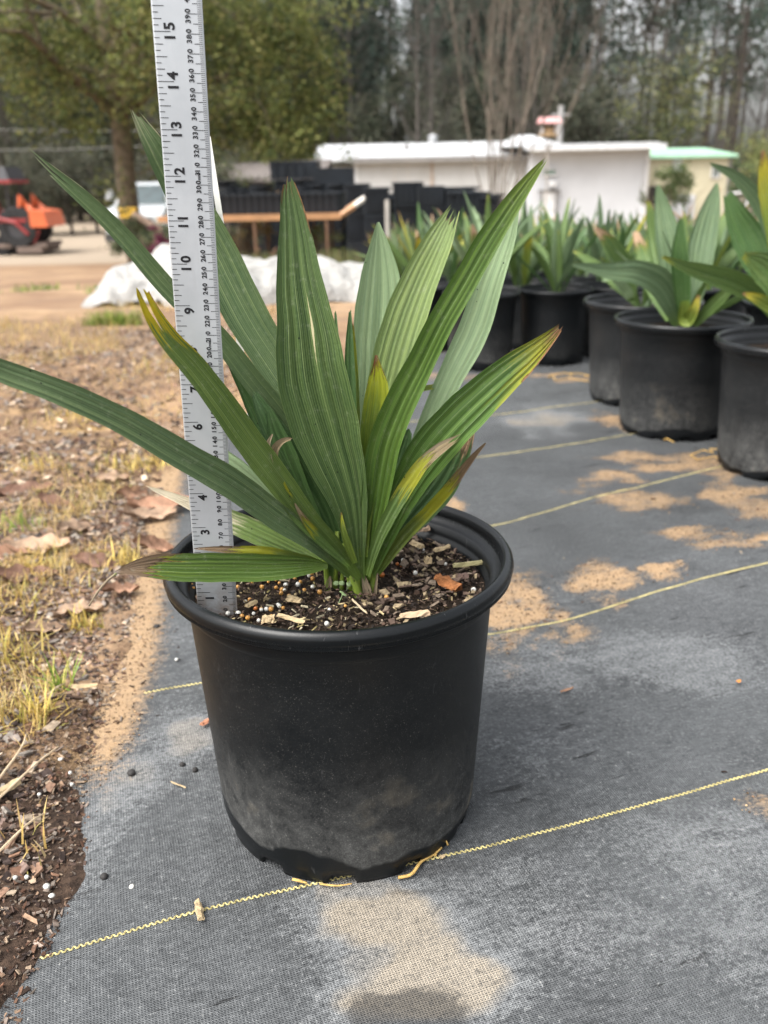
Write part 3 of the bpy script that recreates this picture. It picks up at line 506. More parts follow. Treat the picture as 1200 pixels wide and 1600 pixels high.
leaves = [
 L('tipdry', [(552, 900, .655, 12), (548, 860, .660, 22), (535, 780, .672, 42), (508, 700, .680, 54), (470, 625, .688, 60), (432, 565, .694, 63), (396, 510, .698, 65), (364, 450, .702, 68), (335, 390, .705, 68), (305, 335, .705, 62), (270, 275, .705, 48), (240, 225, .70, 34), (218, 188, .70, 18), (205, 165, .70, 7)], K=4, jag=.05, twist=.08, seed=1, lab='tall leaf passing behind the ruler, its frayed tip left of the 13 inch mark'),
 L('tipdry', [(548, 895, .650, 10), (525, 810, .655, 26), (480, 715, .658, 34), (438, 650, .655, 36), (390, 590, .652, 34), (348, 535, .650, 32), (267, 456, .645, 30), (180, 357, .640, 27), (120, 300, .635, 22), (75, 262, .632, 14), (38, 226, .63, 5)], K=3, jag=.07, fork=.05, twist=-.12, seed=2, lab='long leaf reaching to the upper left behind the ruler'),
 L('deep', [(540, 885, .652, 12), (510, 830, .658, 36), (465, 745, .662, 50), (425, 672, .662, 50), (388, 606, .662, 32), (349, 545, .66, 6)], K=5, twist=.35, seed=3, lab='dark leaf beside the right edge of the ruler'),
 L('deep', [(538, 890, .645, 16), (500, 800, .642, 40), (450, 715, .640, 48), (415, 650, .645, 30), (395, 610, .65, 8)], K=4, seed=4, twist=-.2),
 L('blue', [(548, 898, .628, 14), (500, 855, .610, 28), (430, 806, .590, 42), (360, 755, .570, 47), (294, 717, .555, 46), (180, 652, .535, 42), (80, 608, .52, 39), (0, 579, .512, 36), (-60, 553, .505, 24), (-110, 535, .50, 8)], K=4, twist=-.15, cup=.10, seed=5, lab='long blue green leaf sweeping out of the picture on the left'),
 L('fork', [(562, 905, .628, 12), (520, 852, .615, 26), (480, 810, .605, 34), (438, 755, .595, 42), (390, 692, .585, 45), (346, 630, .575, 43), (300, 570, .567, 39), (262, 528, .560, 34), (243, 500, .557, 29), (218, 447, .555, 17)], K=3, fork=.10, jag=.02, twist=-.08, seed=6, lab='leaf with a forked yellow tip crossing in front of the ruler'),
 L('centre', [(564, 915, .632, 12), (558, 872, .628, 24), (545, 785, .618, 58), (515, 690, .610, 98), (490, 600, .606, 110), (478, 510, .606, 92), (468, 440, .608, 72), (459, 345, .612, 44), (453, 300, .614, 26), (451, 274, .615, 9)], K=5, sub=6, ns=60, jag=.02, cup=.14, seed=7, lab='broad central leaf with a pale scar, tip at the 12 inch height'),
 L('pale', [(555, 890, .665, 12), (562, 800, .675, 36), (575, 700, .69, 58), (584, 620, .70, 68), (590, 520, .71, 76), (594, 440, .715, 64), (593, 390, .718, 36), (591, 347, .72, 4)], K=5, cup=.2, jag=.0, seed=8, lab='pale grey green leaf seen from below, behind the middle'),
 L('pale2', [(568, 895, .655, 10), (575, 780, .665, 32), (588, 690, .675, 48), (606, 600, .68, 62), (630, 510, .685, 66), (656, 440, .69, 58), (684, 380, .695, 46), (702, 342, .70, 28), (712, 322, .70, 18)], K=7, jag=.07, twist=.15, seed=9, lab='ribbed pale leaf with a frayed blunt tip'),
 L('pale', [(572, 898, .66, 10), (612, 800, .675, 26), (660, 690, .69, 34), (700, 600, .70, 42), (742, 515, .71, 50), (770, 430, .715, 42), (792, 370, .72, 32), (808, 318, .72, 10)], K=5, jag=.01, seed=10, twist=.3, lab='narrow pale leaf behind the large glossy one'),
 L('glossy', [(572, 905, .635, 12), (577, 850, .628, 28), (590, 765, .618, 46), (604, 690, .612, 52), (628, 630, .608, 50), (658, 570, .605, 46), (690, 505, .60, 43), (728, 440, .597, 41), (768, 370, .595, 38), (806, 312, .594, 29), (838, 268, .594, 15), (855, 246, .594, 4)], K=4, amp=.5, cup=.22, twist=.25, seed=11, lab='long glossy leaf rising to the right over the white house'),
 L('right', [(578, 902, .636, 12), (604, 830, .628, 34), (640, 752, .618, 56), (678, 696, .610, 68), (725, 645, .604, 66), (782, 592, .598, 56), (835, 548, .594, 36), (862, 524, .592, 19), (878, 508, .591, 8)], K=5, sub=5, jag=.02, cup=.12, twist=-.15, seed=12, lab='broad leaf pointing right with a yellow and brown tip'),
 L('dryedge', [(582, 898, .640, 10), (606, 855, .642, 26), (646, 806, .644, 48), (688, 755, .647, 56), (714, 708, .650, 44), (730, 675, .651, 26), (740, 648, .652, 8)], K=5, jag=.05, seed=13, twist=.1, lab='lower right leaf with a dry brown upper edge'),
 L('yelbrn', [(574, 900, .622, 10), (588, 852, .612, 18), (614, 798, .604, 23), (642, 752, .600, 25), (664, 722, .598, 22), (690, 700, .60, 18), (722, 680, .602, 6)], K=3, jag=.1, seed=14, twist=.3, lab='yellow green leaf with a curled dry end on the right'),
 L('yel', [(590, 896, .640, 9), (628, 842, .634, 20), (668, 800, .628, 18), (702, 762, .624, 17), (724, 733, .622, 13), (746, 706, .62, 7), (760, 691, .62, 2)], K=2, jag=.03, seed=15, lab='narrow yellow leaf ending in a brown spike at lower right'),
 L('inner', [(568, 870, .628, 12), (570, 800, .625, 24), (577, 720, .624, 34), (584, 655, .624, 38), (590, 600, .626, 32), (589, 575, .628, 16), (588, 555, .629, 4)], K=4, jag=.0, seed=16, lab='short yellow green inner leaf with a brown point'),
 L('mid', [(553, 800, .665, 10), (551, 700, .675, 14), (547, 600, .68, 18), (546, 540, .685, 13), (547, 482, .69, 3)], K=2, seed=17), L('mid', [(543, 800, .67, 8), (538, 700, .68, 10), (532, 590, .69, 11), (527, 540, .695, 8), (524, 485, .70, 3)], K=2, seed=18), L('inner', [(556, 800, .67, 10), (556, 680, .68, 14), (553, 590, .685, 14), (551, 500, .69, 3)], K=2, seed=48),
 L('low', [(512, 884, .625, 8), (490, 884, .618, 22), (430, 887, .600, 40), (350, 887, .582, 45), (285, 887, .568, 44), (235, 886, .558, 36), (205, 889, .552, 20), (178, 897, .548, 5)], K=7, jag=.04, cup=.1, twist=-.1, seed=19, lab='low horizontal leaf lying across the foot of the ruler, dry at the tip'),
 L('yel', [(512, 884, .628, 7), (488, 878, .622, 15), (450, 870, .612, 19), (405, 862, .602, 18), (375, 860, .597, 14), (340, 858, .592, 9), (303, 857, .59, 2)], K=2, seed=20, jag=.05, lab='short yellow leaf with a brown spike just above the low horizontal leaf'),
 L('white', [(508, 880, .64, 8), (470, 864, .645, 24), (425, 843, .648, 34), (370, 818, .652, 36), (320, 797, .655, 24), (270, 776, .657, 12), (226, 759, .66, 3)], K=5, seed=21, jag=.06, lab='leaf bleached white at its tip, poking out left of the ruler'),
 L('pale', [(508, 862, .65, 8), (470, 825, .655, 20), (420, 775, .66, 30), (370, 730, .662, 30), (335, 705, .665, 22), (305, 690, .667, 5)], K=4, seed=22, twist=.3),
 L('yelbrn', [(548, 888, .615, 9), (505, 845, .606, 20), (462, 800, .600, 24), (437, 760, .597, 20), (427, 725, .596, 17), (430, 700, .596, 13), (445, 687, .596, 8), (458, 685, .596, 3)], K=2, seed=23, amp=.6, lab='narrow curled leaf with a hooked dry tip near the centre'),
 L('dry', [(428, 735, .594, 5), (420, 712, .593, 8), (419, 692, .593, 7), (426, 678, .593, 2)], K=1, ns=16, seed=24, lab='dry brown sliver beside the hooked tip'),
 L('yelbrn', [(545, 885, .612, 6), (500, 842, .605, 15), (478, 815, .602, 11), (468, 800, .60, 7), (460, 786, .599, 2)], K=2, ns=20, seed=25),
 L('deep', [(545, 890, .660, 20), (520, 800, .668, 60), (505, 720, .675, 60), (500, 650, .68, 30), (498, 600, .68, 8)], K=5, seed=26), L('deep', [(560, 890, .655, 20), (545, 800, .66, 50), (540, 720, .665, 40), (540, 660, .67, 8)], K=4, seed=27),
 L('mid', [(565, 900, .648, 14), (600, 800, .65, 44), (620, 730, .65, 40), (640, 670, .655, 8)], K=4, seed=28), L('mid', [(520, 905, .645, 9), (500, 830, .64, 18), (470, 770, .638, 30), (440, 700, .64, 36), (420, 640, .645, 10)], K=3, seed=29), L('deep', [(530, 890, .66, 14), (490, 820, .668, 34), (455, 760, .672, 40), (420, 712, .675, 26), (398, 682, .68, 6)], K=4, seed=33),
 L('inner', [(630, 650, .67, 3), (650, 612, .69, 8), (672, 605, .70, 8), (690, 603, .71, 3)], K=2, ns=16, seed=30),
 L('inner', [(555, 880, .618, 8), (543, 850, .614, 12), (537, 830, .612, 9), (533, 800, .612, 2)], K=2, ns=16, seed=31)]
SP = .0
for nm, pts, kw in leaves:
    lab = kw.pop('lab', None); o = part_of(hero, px_leaf(pts, **kw).build('leaf', MT[nm], smooth=True))
    if lab: o['label'] = lab
# petioles and sheaths
for a_, b_, Yp, w1, w2, nm in [((512, 918), (505, 850), .640, 9, 12, 'stem'), ((524, 914), (527, 830), .645, 9, 11, 'stem'), ((534, 916), (538, 850), .643, 8, 10, 'stem'), ((558, 930), (556, 860), .634, 17, 14, 'stem'), ((584, 922), (578, 850), .638, 12, 15, 'stem'), ((570, 926), (572, 850), .640, 12, 14, 'stem'), ((547, 915), (540, 870), .637, 8, 8, 'stem'), ((560, 928), (545, 885), .630, 14, 8, 'stem'), ((545, 905), (548, 870), .65, 4, 4, 'stem')]:
    p, q = at(*a_, Yp), at(*b_, Yp); k = .62/F_PX*.5*1.1
    part_of(hero, MB().tube([p-C_(0, 0, .012), p, (p+q)/2, q], [w1*k*1.1, w1*k, w1*k*.85, w2*k*.7], 8).build('petiole', MT[nm], smooth=True))
for a_, b_, Yp, w1 in [((575, 930), (566, 892), .631, 15), ((512, 920), (516, 900), .638, 12), ((586, 928), (590, 895), .634, 6), ((548, 886), (553, 905), .627, 6)]:
    p, q = at(*a_, Yp), at(*b_, Yp); G = px_leaf([(a_[0], a_[1]+8, Yp, w1), (a_[0], a_[1], Yp, w1), ((a_[0]+b_[0])/2, (a_[1]+b_[1])/2, Yp, w1*.7), (b_[0], b_[1], Yp, 2)], K=2, ns=10, seed=60)
    part_of(hero, G.build('sheath', MT['dry'], smooth=True))
# dry thread at the low leaf tip, roots at the foot
th = [at(182, 896, .548), at(170, 905, .545), at(158, 918, .543), at(148, 932, .542), at(139, 947, .541)]
part_of(hero, MB().tube(crom(th, 14), [.0009]*10+[.0006]*4, 5).build('dry_fibre', MT['dry'], smooth=True))
rootm = simple('root', (.48, .31, .10), .8, .3, .3, 200)
def root(pts, r=.0011):
    P = [ground(*p)+C_(0, 0, .003+h) for p, h in pts]; P = crom(P, 12); part_of(hero, MB().tube(P, [r]*8+[r*.7]*4, 5).build('root', rootm, smooth=True))
root([((622, 1376), 0), ((640, 1374), .001), ((660, 1352), .002), ((680, 1340), .001), ((690, 1333), .003)], .0014); root([((676, 1340), 0), ((680, 1322), .006), ((690, 1318), .008)]); root([((680, 1342), 0), ((690, 1320), .010), ((700, 1330), .003)]); root([((672, 1345), 0), ((684, 1325), .006), ((686, 1312), .01)])
root([((458, 1380), .001), ((468, 1384), .002), ((480, 1386), .001)], .0013); root([((500, 1386), 0), ((530, 1390), .001), ((550, 1387), .001)], .0008)

# fertiliser granules and splinters on the soil
amb = simple('amber_prill', (.50, .25, .06), .35, .5, .35, 60, .05); org = simple('orange_prill', (.42, .13, .025), .35, .5, .2, 60, .05)
def prill(r_, mat, nm):
    m = MB(); m.lathe([(1e-4, -r_), (r_*.7, -r_*.7), (r_, 0), (r_*.75, r_*.66), (1e-4, r_)], 8); return m.mesh(nm, mat, True)
PR = {'w': prill(.0024, pw, 'granule'), 'a': prill(.0021, amb, 'granule'), 'o': prill(.0027, org, 'granule')}
wh = [(450, 902), (483, 908), (466, 921), (445, 930), (447, 922), (489, 925), (515, 961), (511, 983), (384, 948), (350, 962), (397, 967), (409, 961), (417, 960), (373, 967), (435, 953), (405, 978), (594, 893), (598, 884), (649, 903), (630, 883), (332, 952), (654, 865), (660, 868), (437, 955), (696, 889), (422, 912), (495, 899), (740, 930), (520, 905), (357, 967)]
am = [(437, 909), (432, 914), (455, 905), (442, 906), (420, 917), (437, 919), (441, 929), (432, 926), (409, 960), (391, 945), (350, 945), (343, 953), (388, 974), (425, 972), (443, 958), (476, 930), (461, 912), (489, 912), (300, 922), (303, 927), (385, 905), (375, 912), (470, 917), (487, 905), (395, 917), (415, 905), (428, 905), (604, 941), (577, 887), (379, 971), (424, 960), (363, 915), (379, 902), (440, 935), (520, 893), (362, 905), (452, 940), (500, 933), (372, 925), (410, 925), (540, 955), (398, 905), (408, 911), (445, 897), (464, 899), (392, 898), (369, 899)]
ob = [(597, 906), (621, 889), (349, 952), (628, 891), (400, 959)]
for lst, kk, lab, grp in ((wh, 'w', 'tiny round white fertiliser granule on the potting soil', 'white fertiliser granules'), (am, 'a', 'tiny round amber fertiliser granule on the potting soil', 'amber fertiliser granules'), (ob, 'o', 'orange brown granule, slightly larger than the amber ones, on the soil', 'orange granules')):
    for (px, py) in lst: 
        o = pebble(px, py, .0022, lab, None, 'granule', 'fertiliser_granule', .0035, grp, SOILZ+.001, PR[kk]); sc = random.uniform(.6, 1.05); o.scale = (sc, sc, sc)
H_ = SOILZ+.004
chip(735, 887, .040, .007, .30, 'long greenish broken stem on the soil against the right wall', 'broken_stem', simple('greenish_stem', (.34, .30, .15), .8), .003, 'stem', H_)
chip(700, 920, .034, .013, -.95, 'rough orange brown bark stick on the soil at right', 'bark_stick', simple('orange_bark', (.30, .12, .045), .85, .2, .6, 160, 1., bd=.003), .004, 'bark', H_)
chip(648, 967, .028, .008, .2, 'pale wood chip on the soil near the front rim', 'wood_chip', simple('pinkish_wood', (.42, .31, .20), .8), .003, 'wood chip', H_)
chip(562, 955, .036, .0022, 2.0, 'thin dry blade lying from the palm base to the front rim', 'straw_stalk', twm, .004, 'straw', H_)
chip(455, 973, .030, .005, -.5, 'flat pale straw piece on the soil at front left', 'straw_piece', wood_m, .003, 'straw', H_); chip(362, 952, .012, .003, 1.2, 'greenish splinter upright right of the ruler foot', z=.005, H=H_); chip(393, 952, .014, .005, .9, 'pale splinter among granules right of the ruler foot', z=.004, H=H_)
chip(460, 945, .016, .008, -.4, 'papery pale flake on the dark soil at centre left', z=.004, H=H_); chip(420, 975, .012, .011, .2, 'papery yellowish flake near the front rim at left', z=.003, H=H_)
chip(722, 907, .013, .009, .1, 'flat purple brown bark flake right of the bark stick', 'bark_flake', simple('purple_bark', (.12, .075, .06), .8), .003, 'bark', H_); chip(668, 885, .006, .012, .2, 'small upright yellow chip in front of the pale pieces', z=.004, H=H_); chip(652, 862, .020, .008, -.9, 'pale curled wood piece at the back right of the soil', z=.006, H=H_)
chip(690, 868, .022, .006, .6, 'pale narrow wood piece near the back right wall', z=.006, H=H_); chip(658, 842, .02, .008, .4, 'brown papery scrap at the back of the soil', mat=simple('papery', (.26, .18, .12), .8), z=.008, H=H_)
# tiny seedlings at the palm's foot
sdm = simple('seedling', (.16, .22, .10), .6, .4, .2, 90, .1)
for i, (px, py) in enumerate([(530, 915), (545, 916), (533, 934), (543, 908)]):
    c = atz(px, py, H_+.004); m = MB()
    for s_ in (-1, 1): m.lathe([(1e-4, .0012), (.0014, .0013), (.0024, .0005)], 10, (s_*.0022, 0, .003))
    m.bar((0, 0, -.006), (0, 0, .004), .0004, 5); o = m.build('seedling', sdm); o.location = c; o.rotation_euler = (.5, 0, i); tag(o, 'tiny two leaved grey green seedling sprouting at the foot of the palm', 'seedling', 'seedlings at the palm foot')

# ------------------------------------------------------------ the ruler
RS = 1.05; RB = EYE+(C_(-.1367, .5677, .22)-EYE)*RS; lx, ly = .0317, -.027
RD = C_(lx, ly, 1); RD /= np.linalg.norm(RD); yaw = .0526; RWv = C_(cos(yaw), sin(yaw), 0); RWv -= RD*(RWv@RD); RWv /= np.linalg.norm(RWv); RN = np.cross(RWv, RD)   # faces the camera
if RN@(EYE-RB) < 0: RN = -RN
WID = .0283*RS; INCH = .0254*RS; MMR = .001*RS
RP = lambda a, b, c=0.: RB+RWv*a+RD*b+RN*c
ruler = empty('ruler', RP(WID/2, -.004), 0, 'tall aluminium ruler with inch and millimetre scales standing in the pot', 'ruler')
am_ = NT('brushed_aluminium'); o = am_.obj(); st = am_.noise(am_.scale(o, (900., 900., 12.)), 1., 3); n2 = am_.noise(o, 25, 4)
am_.n('SeparateXYZ', 0, {0: o}); zz = am_.ramp(am_.t.nodes[-1].outputs[2], .205, .245, 1., 0.)
colr = am_.mix(am_.ramp(n2, .4, .7), (.44, .465, .49), (.52, .545, .57)); dirt = am_.math('MULTIPLY', zz, am_.ramp(am_.noise(o, 90, 4, .7), .35, .6)); colr = am_.mix(am_.math('MULTIPLY', dirt, .8), colr, (.22, .13, .07))
alu = am_.done(am_.bsdf(colr, am_.ramp(st, .3, .7, .38, .5), .5, am_.bump(st, .03, .0005), .45))
m = MB(); TH = .0009; Lr = 18.2*INCH
# cross-section with slightly bevelled edges
sec = [(0, -TH), (WID, -TH), (WID, -TH*.35), (WID-.0009, 0), (.0009, 0), (0, -TH*.35)]
V = [RP(a, b, c) for b in (-.004, Lr) for a, c in sec]; n = 6
m.add(V, [(i, (i+1) % n, n+(i+1) % n, n+i) for i in range(n)]+[tuple(range(n))[::-1], tuple(range(n, 2*n))])
part_of(ruler, m.build('blade', alu))
ink = simple('black_ink', (.012, .012, .014), .5, .3, .1)
m = MB(); E_ = .00012
def mark(a0, a1, b, t): m.add([RP(a0, b-t/2, E_), RP(a1, b-t/2, E_), RP(a1, b+t/2, E_), RP(a0, b+t/2, E_)], [(0, 1, 2, 3)])
for i in range(1, 18*8):
    k = i % 8; Ln = {0: .0092, 4: .0064, 2: .0046, 6: .0046}.get(k, .0029)*RS; mark(.0006, .0006+Ln, i*INCH/8, .00040)
for i in range(4, 457):
    Ln = .0082 if i % 10 == 0 else .0048 if i % 5 == 0 else .0021; mark(WID-.0008-Ln*RS, WID-.0008, i*MMR, .00028 if i % 5 else .00036)
def text_mesh(s, size, off=.012):
    cu = bpy.data.curves.new('t', 'FONT'); cu.body = s; cu.size = size; cu.offset = off*size; cu.resolution_u = 3; ob = bpy.data.objects.new('t', cu); COL.objects.link(ob)
    bpy.context.view_layer.update(); me = bpy.data.meshes.new_from_object(ob.evaluated_get(bpy.context.evaluated_depsgraph_get()))
    v = np.array([x.co[:] for x in me.vertices]); f = [tuple(p.vertices) for p in me.polygons]; bpy.data.objects.remove(ob); bpy.data.curves.remove(cu); bpy.data.meshes.remove(me); return v, f
DG = {}
def digit(ch, size, a, b, squash=1.):
    """write a turned character: its foot towards +a (right), reading upwards; returns its advance"""
    key = (ch, size)
    if key not in DG: DG[key] = text_mesh(ch, size, .034)
    v, f = DG[key]; x0 = v[:, 0].min(); wd = (v[:, 0].max()-x0); pts = [RP(a-p[1], b+(p[0]-x0)*squash, E_*1.6) for p in v]; m.add(pts, f); return wd*squash
for k in range(1, 18):
    s_ = str(k); sz = .0082*RS; a = .0120*RS
    if k < 10: digit(s_, sz, a, k*INCH-.0052*RS)
    else:
        digit(s_[0], sz, a, k*INCH-.0050*RS+(.0015 if s_[0] == '1' else 0)); digit(s_[1], sz, a, k*INCH+.0009)
for k in range(1, 45):
    s_ = str(k*10); sz = .0040*RS; a = WID-.0070*RS; b = k*10*MMR; w2 = 0
    head = s_[:-1]; wd = .0021*RS*len(head)
    for i, ch in enumerate(head): digit(ch, sz, a, b-wd-.0004+i*.0021*RS)
    digit('0', sz, a, b+.0005)
    if k % 10 == 0: digit('mm', sz*.62, a, b+.0027*RS)
part_of(ruler, m.build('marking', ink))
# the white stake behind the ruler
st_ = [at(326, 213, .74), at(333, 270, .745), at(341, 345, .75), at(352, 480, .755)]
tagm = simple('white_plastic', (.80, .79, .74), .45, .5, .05)
base = at(428, 885, .70); top = at(323, 214, .72); d = (top-base); side = np.cross(d, TOCAM(top)); side /= np.linalg.norm(side); nn = np.cross(side, d); nn /= np.linalg.norm(nn)
m = MB(); hw = .0029; V = [base+side*a+nn*b for a, b in ((-hw, -.0006), (hw, -.0006), (hw, .0006), (-hw, .0006))]+[top+side*a+nn*b for a, b in ((-hw*.5, -.0006), (hw, -.0006), (hw, .0006), (-hw*.5, .0006))]
m.add(V, [(0, 1, 5, 4), (1, 2, 6, 5), (2, 3, 7, 6), (3, 0, 4, 7), (3, 2, 1, 0), (4, 5, 6, 7)]); tag(m.build('plant_stake', tagm, origin=base), 'slim white plastic stake leaning behind the right edge of the ruler', 'plant stake')

# ------------------------------------------------------------ potted palms in rows
PM = [pot_mat('grey_dusty_pot', 1.0, (.008, .009, .010), seed=3.), pot_mat('black_pot', .3, (.004, .005, .006), seed=5.), pot_mat('mixed_pot', .8, (.006, .007, .008), seed=9.)]
BL = [MT['mid'], leafmat('row_leaf_blue', (.045, .10, .065), (.095, .165, .105), rough=.5, yel=1.02, rid=.3), leafmat('row_leaf_green', (.035, .09, .028), (.08, .15, .05), yel=.92, brn=1.03, rid=.3), leafmat('row_leaf_yellow', (.08, .15, .03), (.15, .22, .04), yel=.6, brn=.95, yc=(.42, .36, .03), tipw=.3), leafmat('row_leaf_tan', (.05, .12, .05), (.10, .18, .07), yel=.80, brn=.86, bc=(.34, .22, .14), tipw=.08), MT['pale']]
def rand_leaf(r, L_, az, el, droop, wmax, K=4):
    n = 6; P = [C_(0, 0, 0)]; e = el
    for i in range(n): P.append(P[-1]+C_(cos(az)*cos(e), sin(az)*cos(e), sin(e))*L_/n); e -= droop/n
    W = np.array([.25, .5, .85, 1., .9, .6, .1])*wmax
    return leaf(P, W, lambda p: C_(-cos(az)*.8, -sin(az)*.8-.05, .7), K=K, sub=2, ns=14, cup=.15, jag=.05, amp=.5, seed=int(r.integers(1e6)), twist=r.normal(0, .35))
def palm(seed, R=.1398, H=.241, rb=.1099, pm=0, nl=13, hgt=1., n=64, bare=None):
    r = np.random.default_rng(seed); t = empty('potted_palm'); pot_mesh(R, H, rb, n, seed=seed).build('pot', PM[pm], t, True)
    soil_mesh(R*.845, H*.87, .003, 24).build('soil', soil_m, t, True)
    for i in range(nl):
        az = i*2.4+r.normal(0, .3); el = np.clip(r.normal(1.18, .25), .45, 1.5); Lf = hgt*r.uniform(.20, .34); m_ = rand_leaf(r, Lf, az, el, r.uniform(.0, .7), r.uniform(.020, .036))
        o = m_.build('leaf', BL[[1, 1, 2, 2, 0, 3, 4, 5, 1, 2][int(r.integers(10))]], t, True); o.location = (r.normal(0, .012), r.normal(0, .012), H*.87)
    return t
PROTO = {}
def place(seed, x, y, rz, lab, group='potted palms standing in rows behind', **kw):
    key = (seed,)+tuple(sorted(kw.items()))
    if key in PROTO: t = copy_tree(PROTO[key])
    else: t = palm(seed, **kw); PROTO[key] = t
    t.location = (x, y, gz(y)); t.rotation_euler = (0, 0, rz); return tag(t, lab, 'potted palm', group)
def extra(t, specs):
    for nm, pts, kw in specs:
        m_ = px_leaf(pts, **kw); me = m_.build('leaf', nm, None, True)
        me.parent = t; me.matrix_parent_inverse = Matrix.Rotation(-t.rotation_euler[2], 4, 'Z') @ Matrix.Translation((-t.location[0], -t.location[1], -t.location[2]))
small = dict(R=.112, H=.215, rb=.090)
B_ = place(101, .63, 1.84, 0, 'palm in a smudged black pot, front pot of the row, with a leaf bending left', pm=2, nl=5, hgt=.75)
extra(B_, [L(BL[1], [(1058, 508, 1.84, 14), (1052, 480, 1.82, 34), (1035, 448, 1.80, 44), (1000, 428, 1.76, 40), (950, 424, 1.72, 26), (893, 413, 1.68, 5)], K=5, cup=.1, seed=71, twist=-.3),
 L(BL[1], [(1066, 505, 1.86, 14), (1056, 440, 1.88, 36), (1044, 370, 1.90, 38), (1034, 320, 1.92, 22), (1027, 286, 1.93, 3)], K=5, seed=72), L(BL[1], [(1075, 505, 1.84, 14), (1088, 440, 1.85, 34), (1100, 370, 1.87, 40), (1112, 320, 1.88, 26), (1121, 284, 1.89, 3)], K=5, seed=73),
 L(BL[0], [(1068, 505, 1.80, 12), (1066, 450, 1.79, 26), (1062, 400, 1.78, 26), (1064, 340, 1.78, 6)], K=4, seed=74), L(BL[2], [(1060, 505, 1.9, 12), (1040, 430, 1.95, 30), (1025, 370, 2.0, 26), (1012, 312, 2.02, 5)], K=4, seed=75), L(BL[2], [(1085, 508, 1.78, 10), (1110, 480, 1.74, 18), (1140, 452, 1.70, 14), (1158, 436, 1.68, 3)], K=3, seed=76),
 L(BL[4], [(1045, 500, 1.9, 10), (1020, 450, 1.95, 22), (1005, 400, 2.0, 24), (992, 360, 2.02, 8)], K=4, seed=77), L(BL[3], [(1070, 470, 1.76, 14), (1072, 500, 1.77, 22), (1085, 482, 1.75, 14), (1092, 460, 1.75, 4)], K=3, seed=78)])
E_ = place(102, .745, 1.565, 0, 'palm in the dusty pot cut off by the right picture edge', pm=0, nl=5, hgt=.7)
extra(E_, [L(BL[2], [(1215, 500, 1.57, 14), (1190, 465, 1.56, 30), (1150, 440, 1.55, 38), (1100, 424, 1.54, 30), (1062, 412, 1.53, 16), (1033, 400, 1.53, 4)], K=4, seed=81, twist=.4), L(BL[0], [(1220, 500, 1.6, 14), (1195, 430, 1.62, 40), (1168, 370, 1.64, 48), (1148, 330, 1.65, 30), (1136, 300, 1.66, 12)], K=5, seed=82), L(BL[1], [(1240, 480, 1.6, 14), (1215, 380, 1.6, 26), (1180, 305, 1.6, 26), (1145, 272, 1.6, 16), (1108, 255, 1.6, 4)], K=4, seed=83, twist=.3),
 L(BL[2], [(1230, 520, 1.5, 12), (1215, 450, 1.5, 36), (1190, 415, 1.5, 42), (1160, 398, 1.5, 8)], K=5, seed=84), L(BL[3], [(1230, 500, 1.5, 10), (1200, 476, 1.49, 20), (1178, 464, 1.48, 14), (1160, 458, 1.48, 4)], K=3, seed=85), L(BL[3], [(1225, 480, 1.55, 10), (1210, 360, 1.55, 26), (1196, 280, 1.55, 22), (1192, 232, 1.55, 4)], K=4, seed=86)])
F_ = place(103, .628, 2.125, 0, 'palm in the grey dusty pot half hidden behind the smudged one', pm=0, nl=6, hgt=.75)
extra(F_, [L(BL[4], [(985, 470, 2.1, 10), (985, 430, 2.08, 24), (968, 400, 2.05, 26), (950, 375, 2.03, 20), (928, 355, 2.02, 5)], K=4, seed=91), L(BL[5], [(985, 468, 2.1, 10), (975, 450, 2.0, 16), (955, 432, 1.98, 12), (940, 440, 1.97, 3)], K=3, seed=92)])
place(104, .515, 2.62, .4, 'palm in the small black pot, second from the left in the front row', pm=1, hgt=.9, nl=16, **small)
place(105, .292, 2.56, 1.9, 'palm in the leftmost front pot, partly hidden by the foreground leaves', pm=2, hgt=1., nl=17, **small)
place(106, .985, 2.06, 1., 'palm behind the smudged front pot near the right edge', pm=2, hgt=.9)
place(107, .86, 2.40, 2., 'palm in a black pot directly behind the grey dusty one', pm=1, hgt=.9)
place(101, 1.06, 1.75, 2.5, 'palm mostly outside the right edge behind the cut off pot', pm=2, nl=5, hgt=.75) if False else None
place(108, .72, 2.72, .7, 'palm in the shadowed pot between the small pot and the grey one', pm=1, hgt=.9, **small)
r = np.random.default_rng(33); far = []
y = 2.98; row = 0
while y < 8.4:
    x = .13+.0*y+(row % 2)*.17
    while x < .47*y+.25:
        if x > (-.02*y if y > 3.6 else .1): far.append((x+r.normal(0, .03), y+r.normal(0, .03)))
        x += .335 if y < 4.5 else .40
    y += .35 if y < 4.5 else .50; row += 1
def joined(seed):                                     # distant copies: pot and leaves only
    return seed
names_far = 'potted palm in the crowded rows farther back, mostly leaves showing'
for i, (x, y) in enumerate(far):
    sd_ = 201+(i*7) % 5
    place(sd_, x, y, r.random()*6.28, names_far, 'potted palms in the crowded rows farther back', pm=[1, 2, 1, 2, 0][sd_-201], hgt=.98, nl=15, n=40, **small)
# loops of dead root by the row
m = MB()
for (px, py, s_, lab) in [(1065, 690, .03, 'curl of dead root at the foot of the smudged pot'), (895, 592, .06, 'pale loop of dead stem on the cloth in front of the small pots'), (1130, 715, .05, 'dead rootlets lying between the two front pots')]:
    c = ground(px, py); P = [c+C_(s_*cos(t*1.3)*(.6+.2*t), s_*.7*sin(t*1.3), .004) for t in np.linspace(0, 3.1+px % 3, 14)]; P = [p_+C_(.25*s_*sin(i*1.7), .3*s_*cos(i*2.3), .002*(i % 3)) for i, p_ in enumerate(P)]
    tag(MB().tube(P, [.0011]*14, 5).build('dead_root', rootm, origin=c), lab, 'dead root')

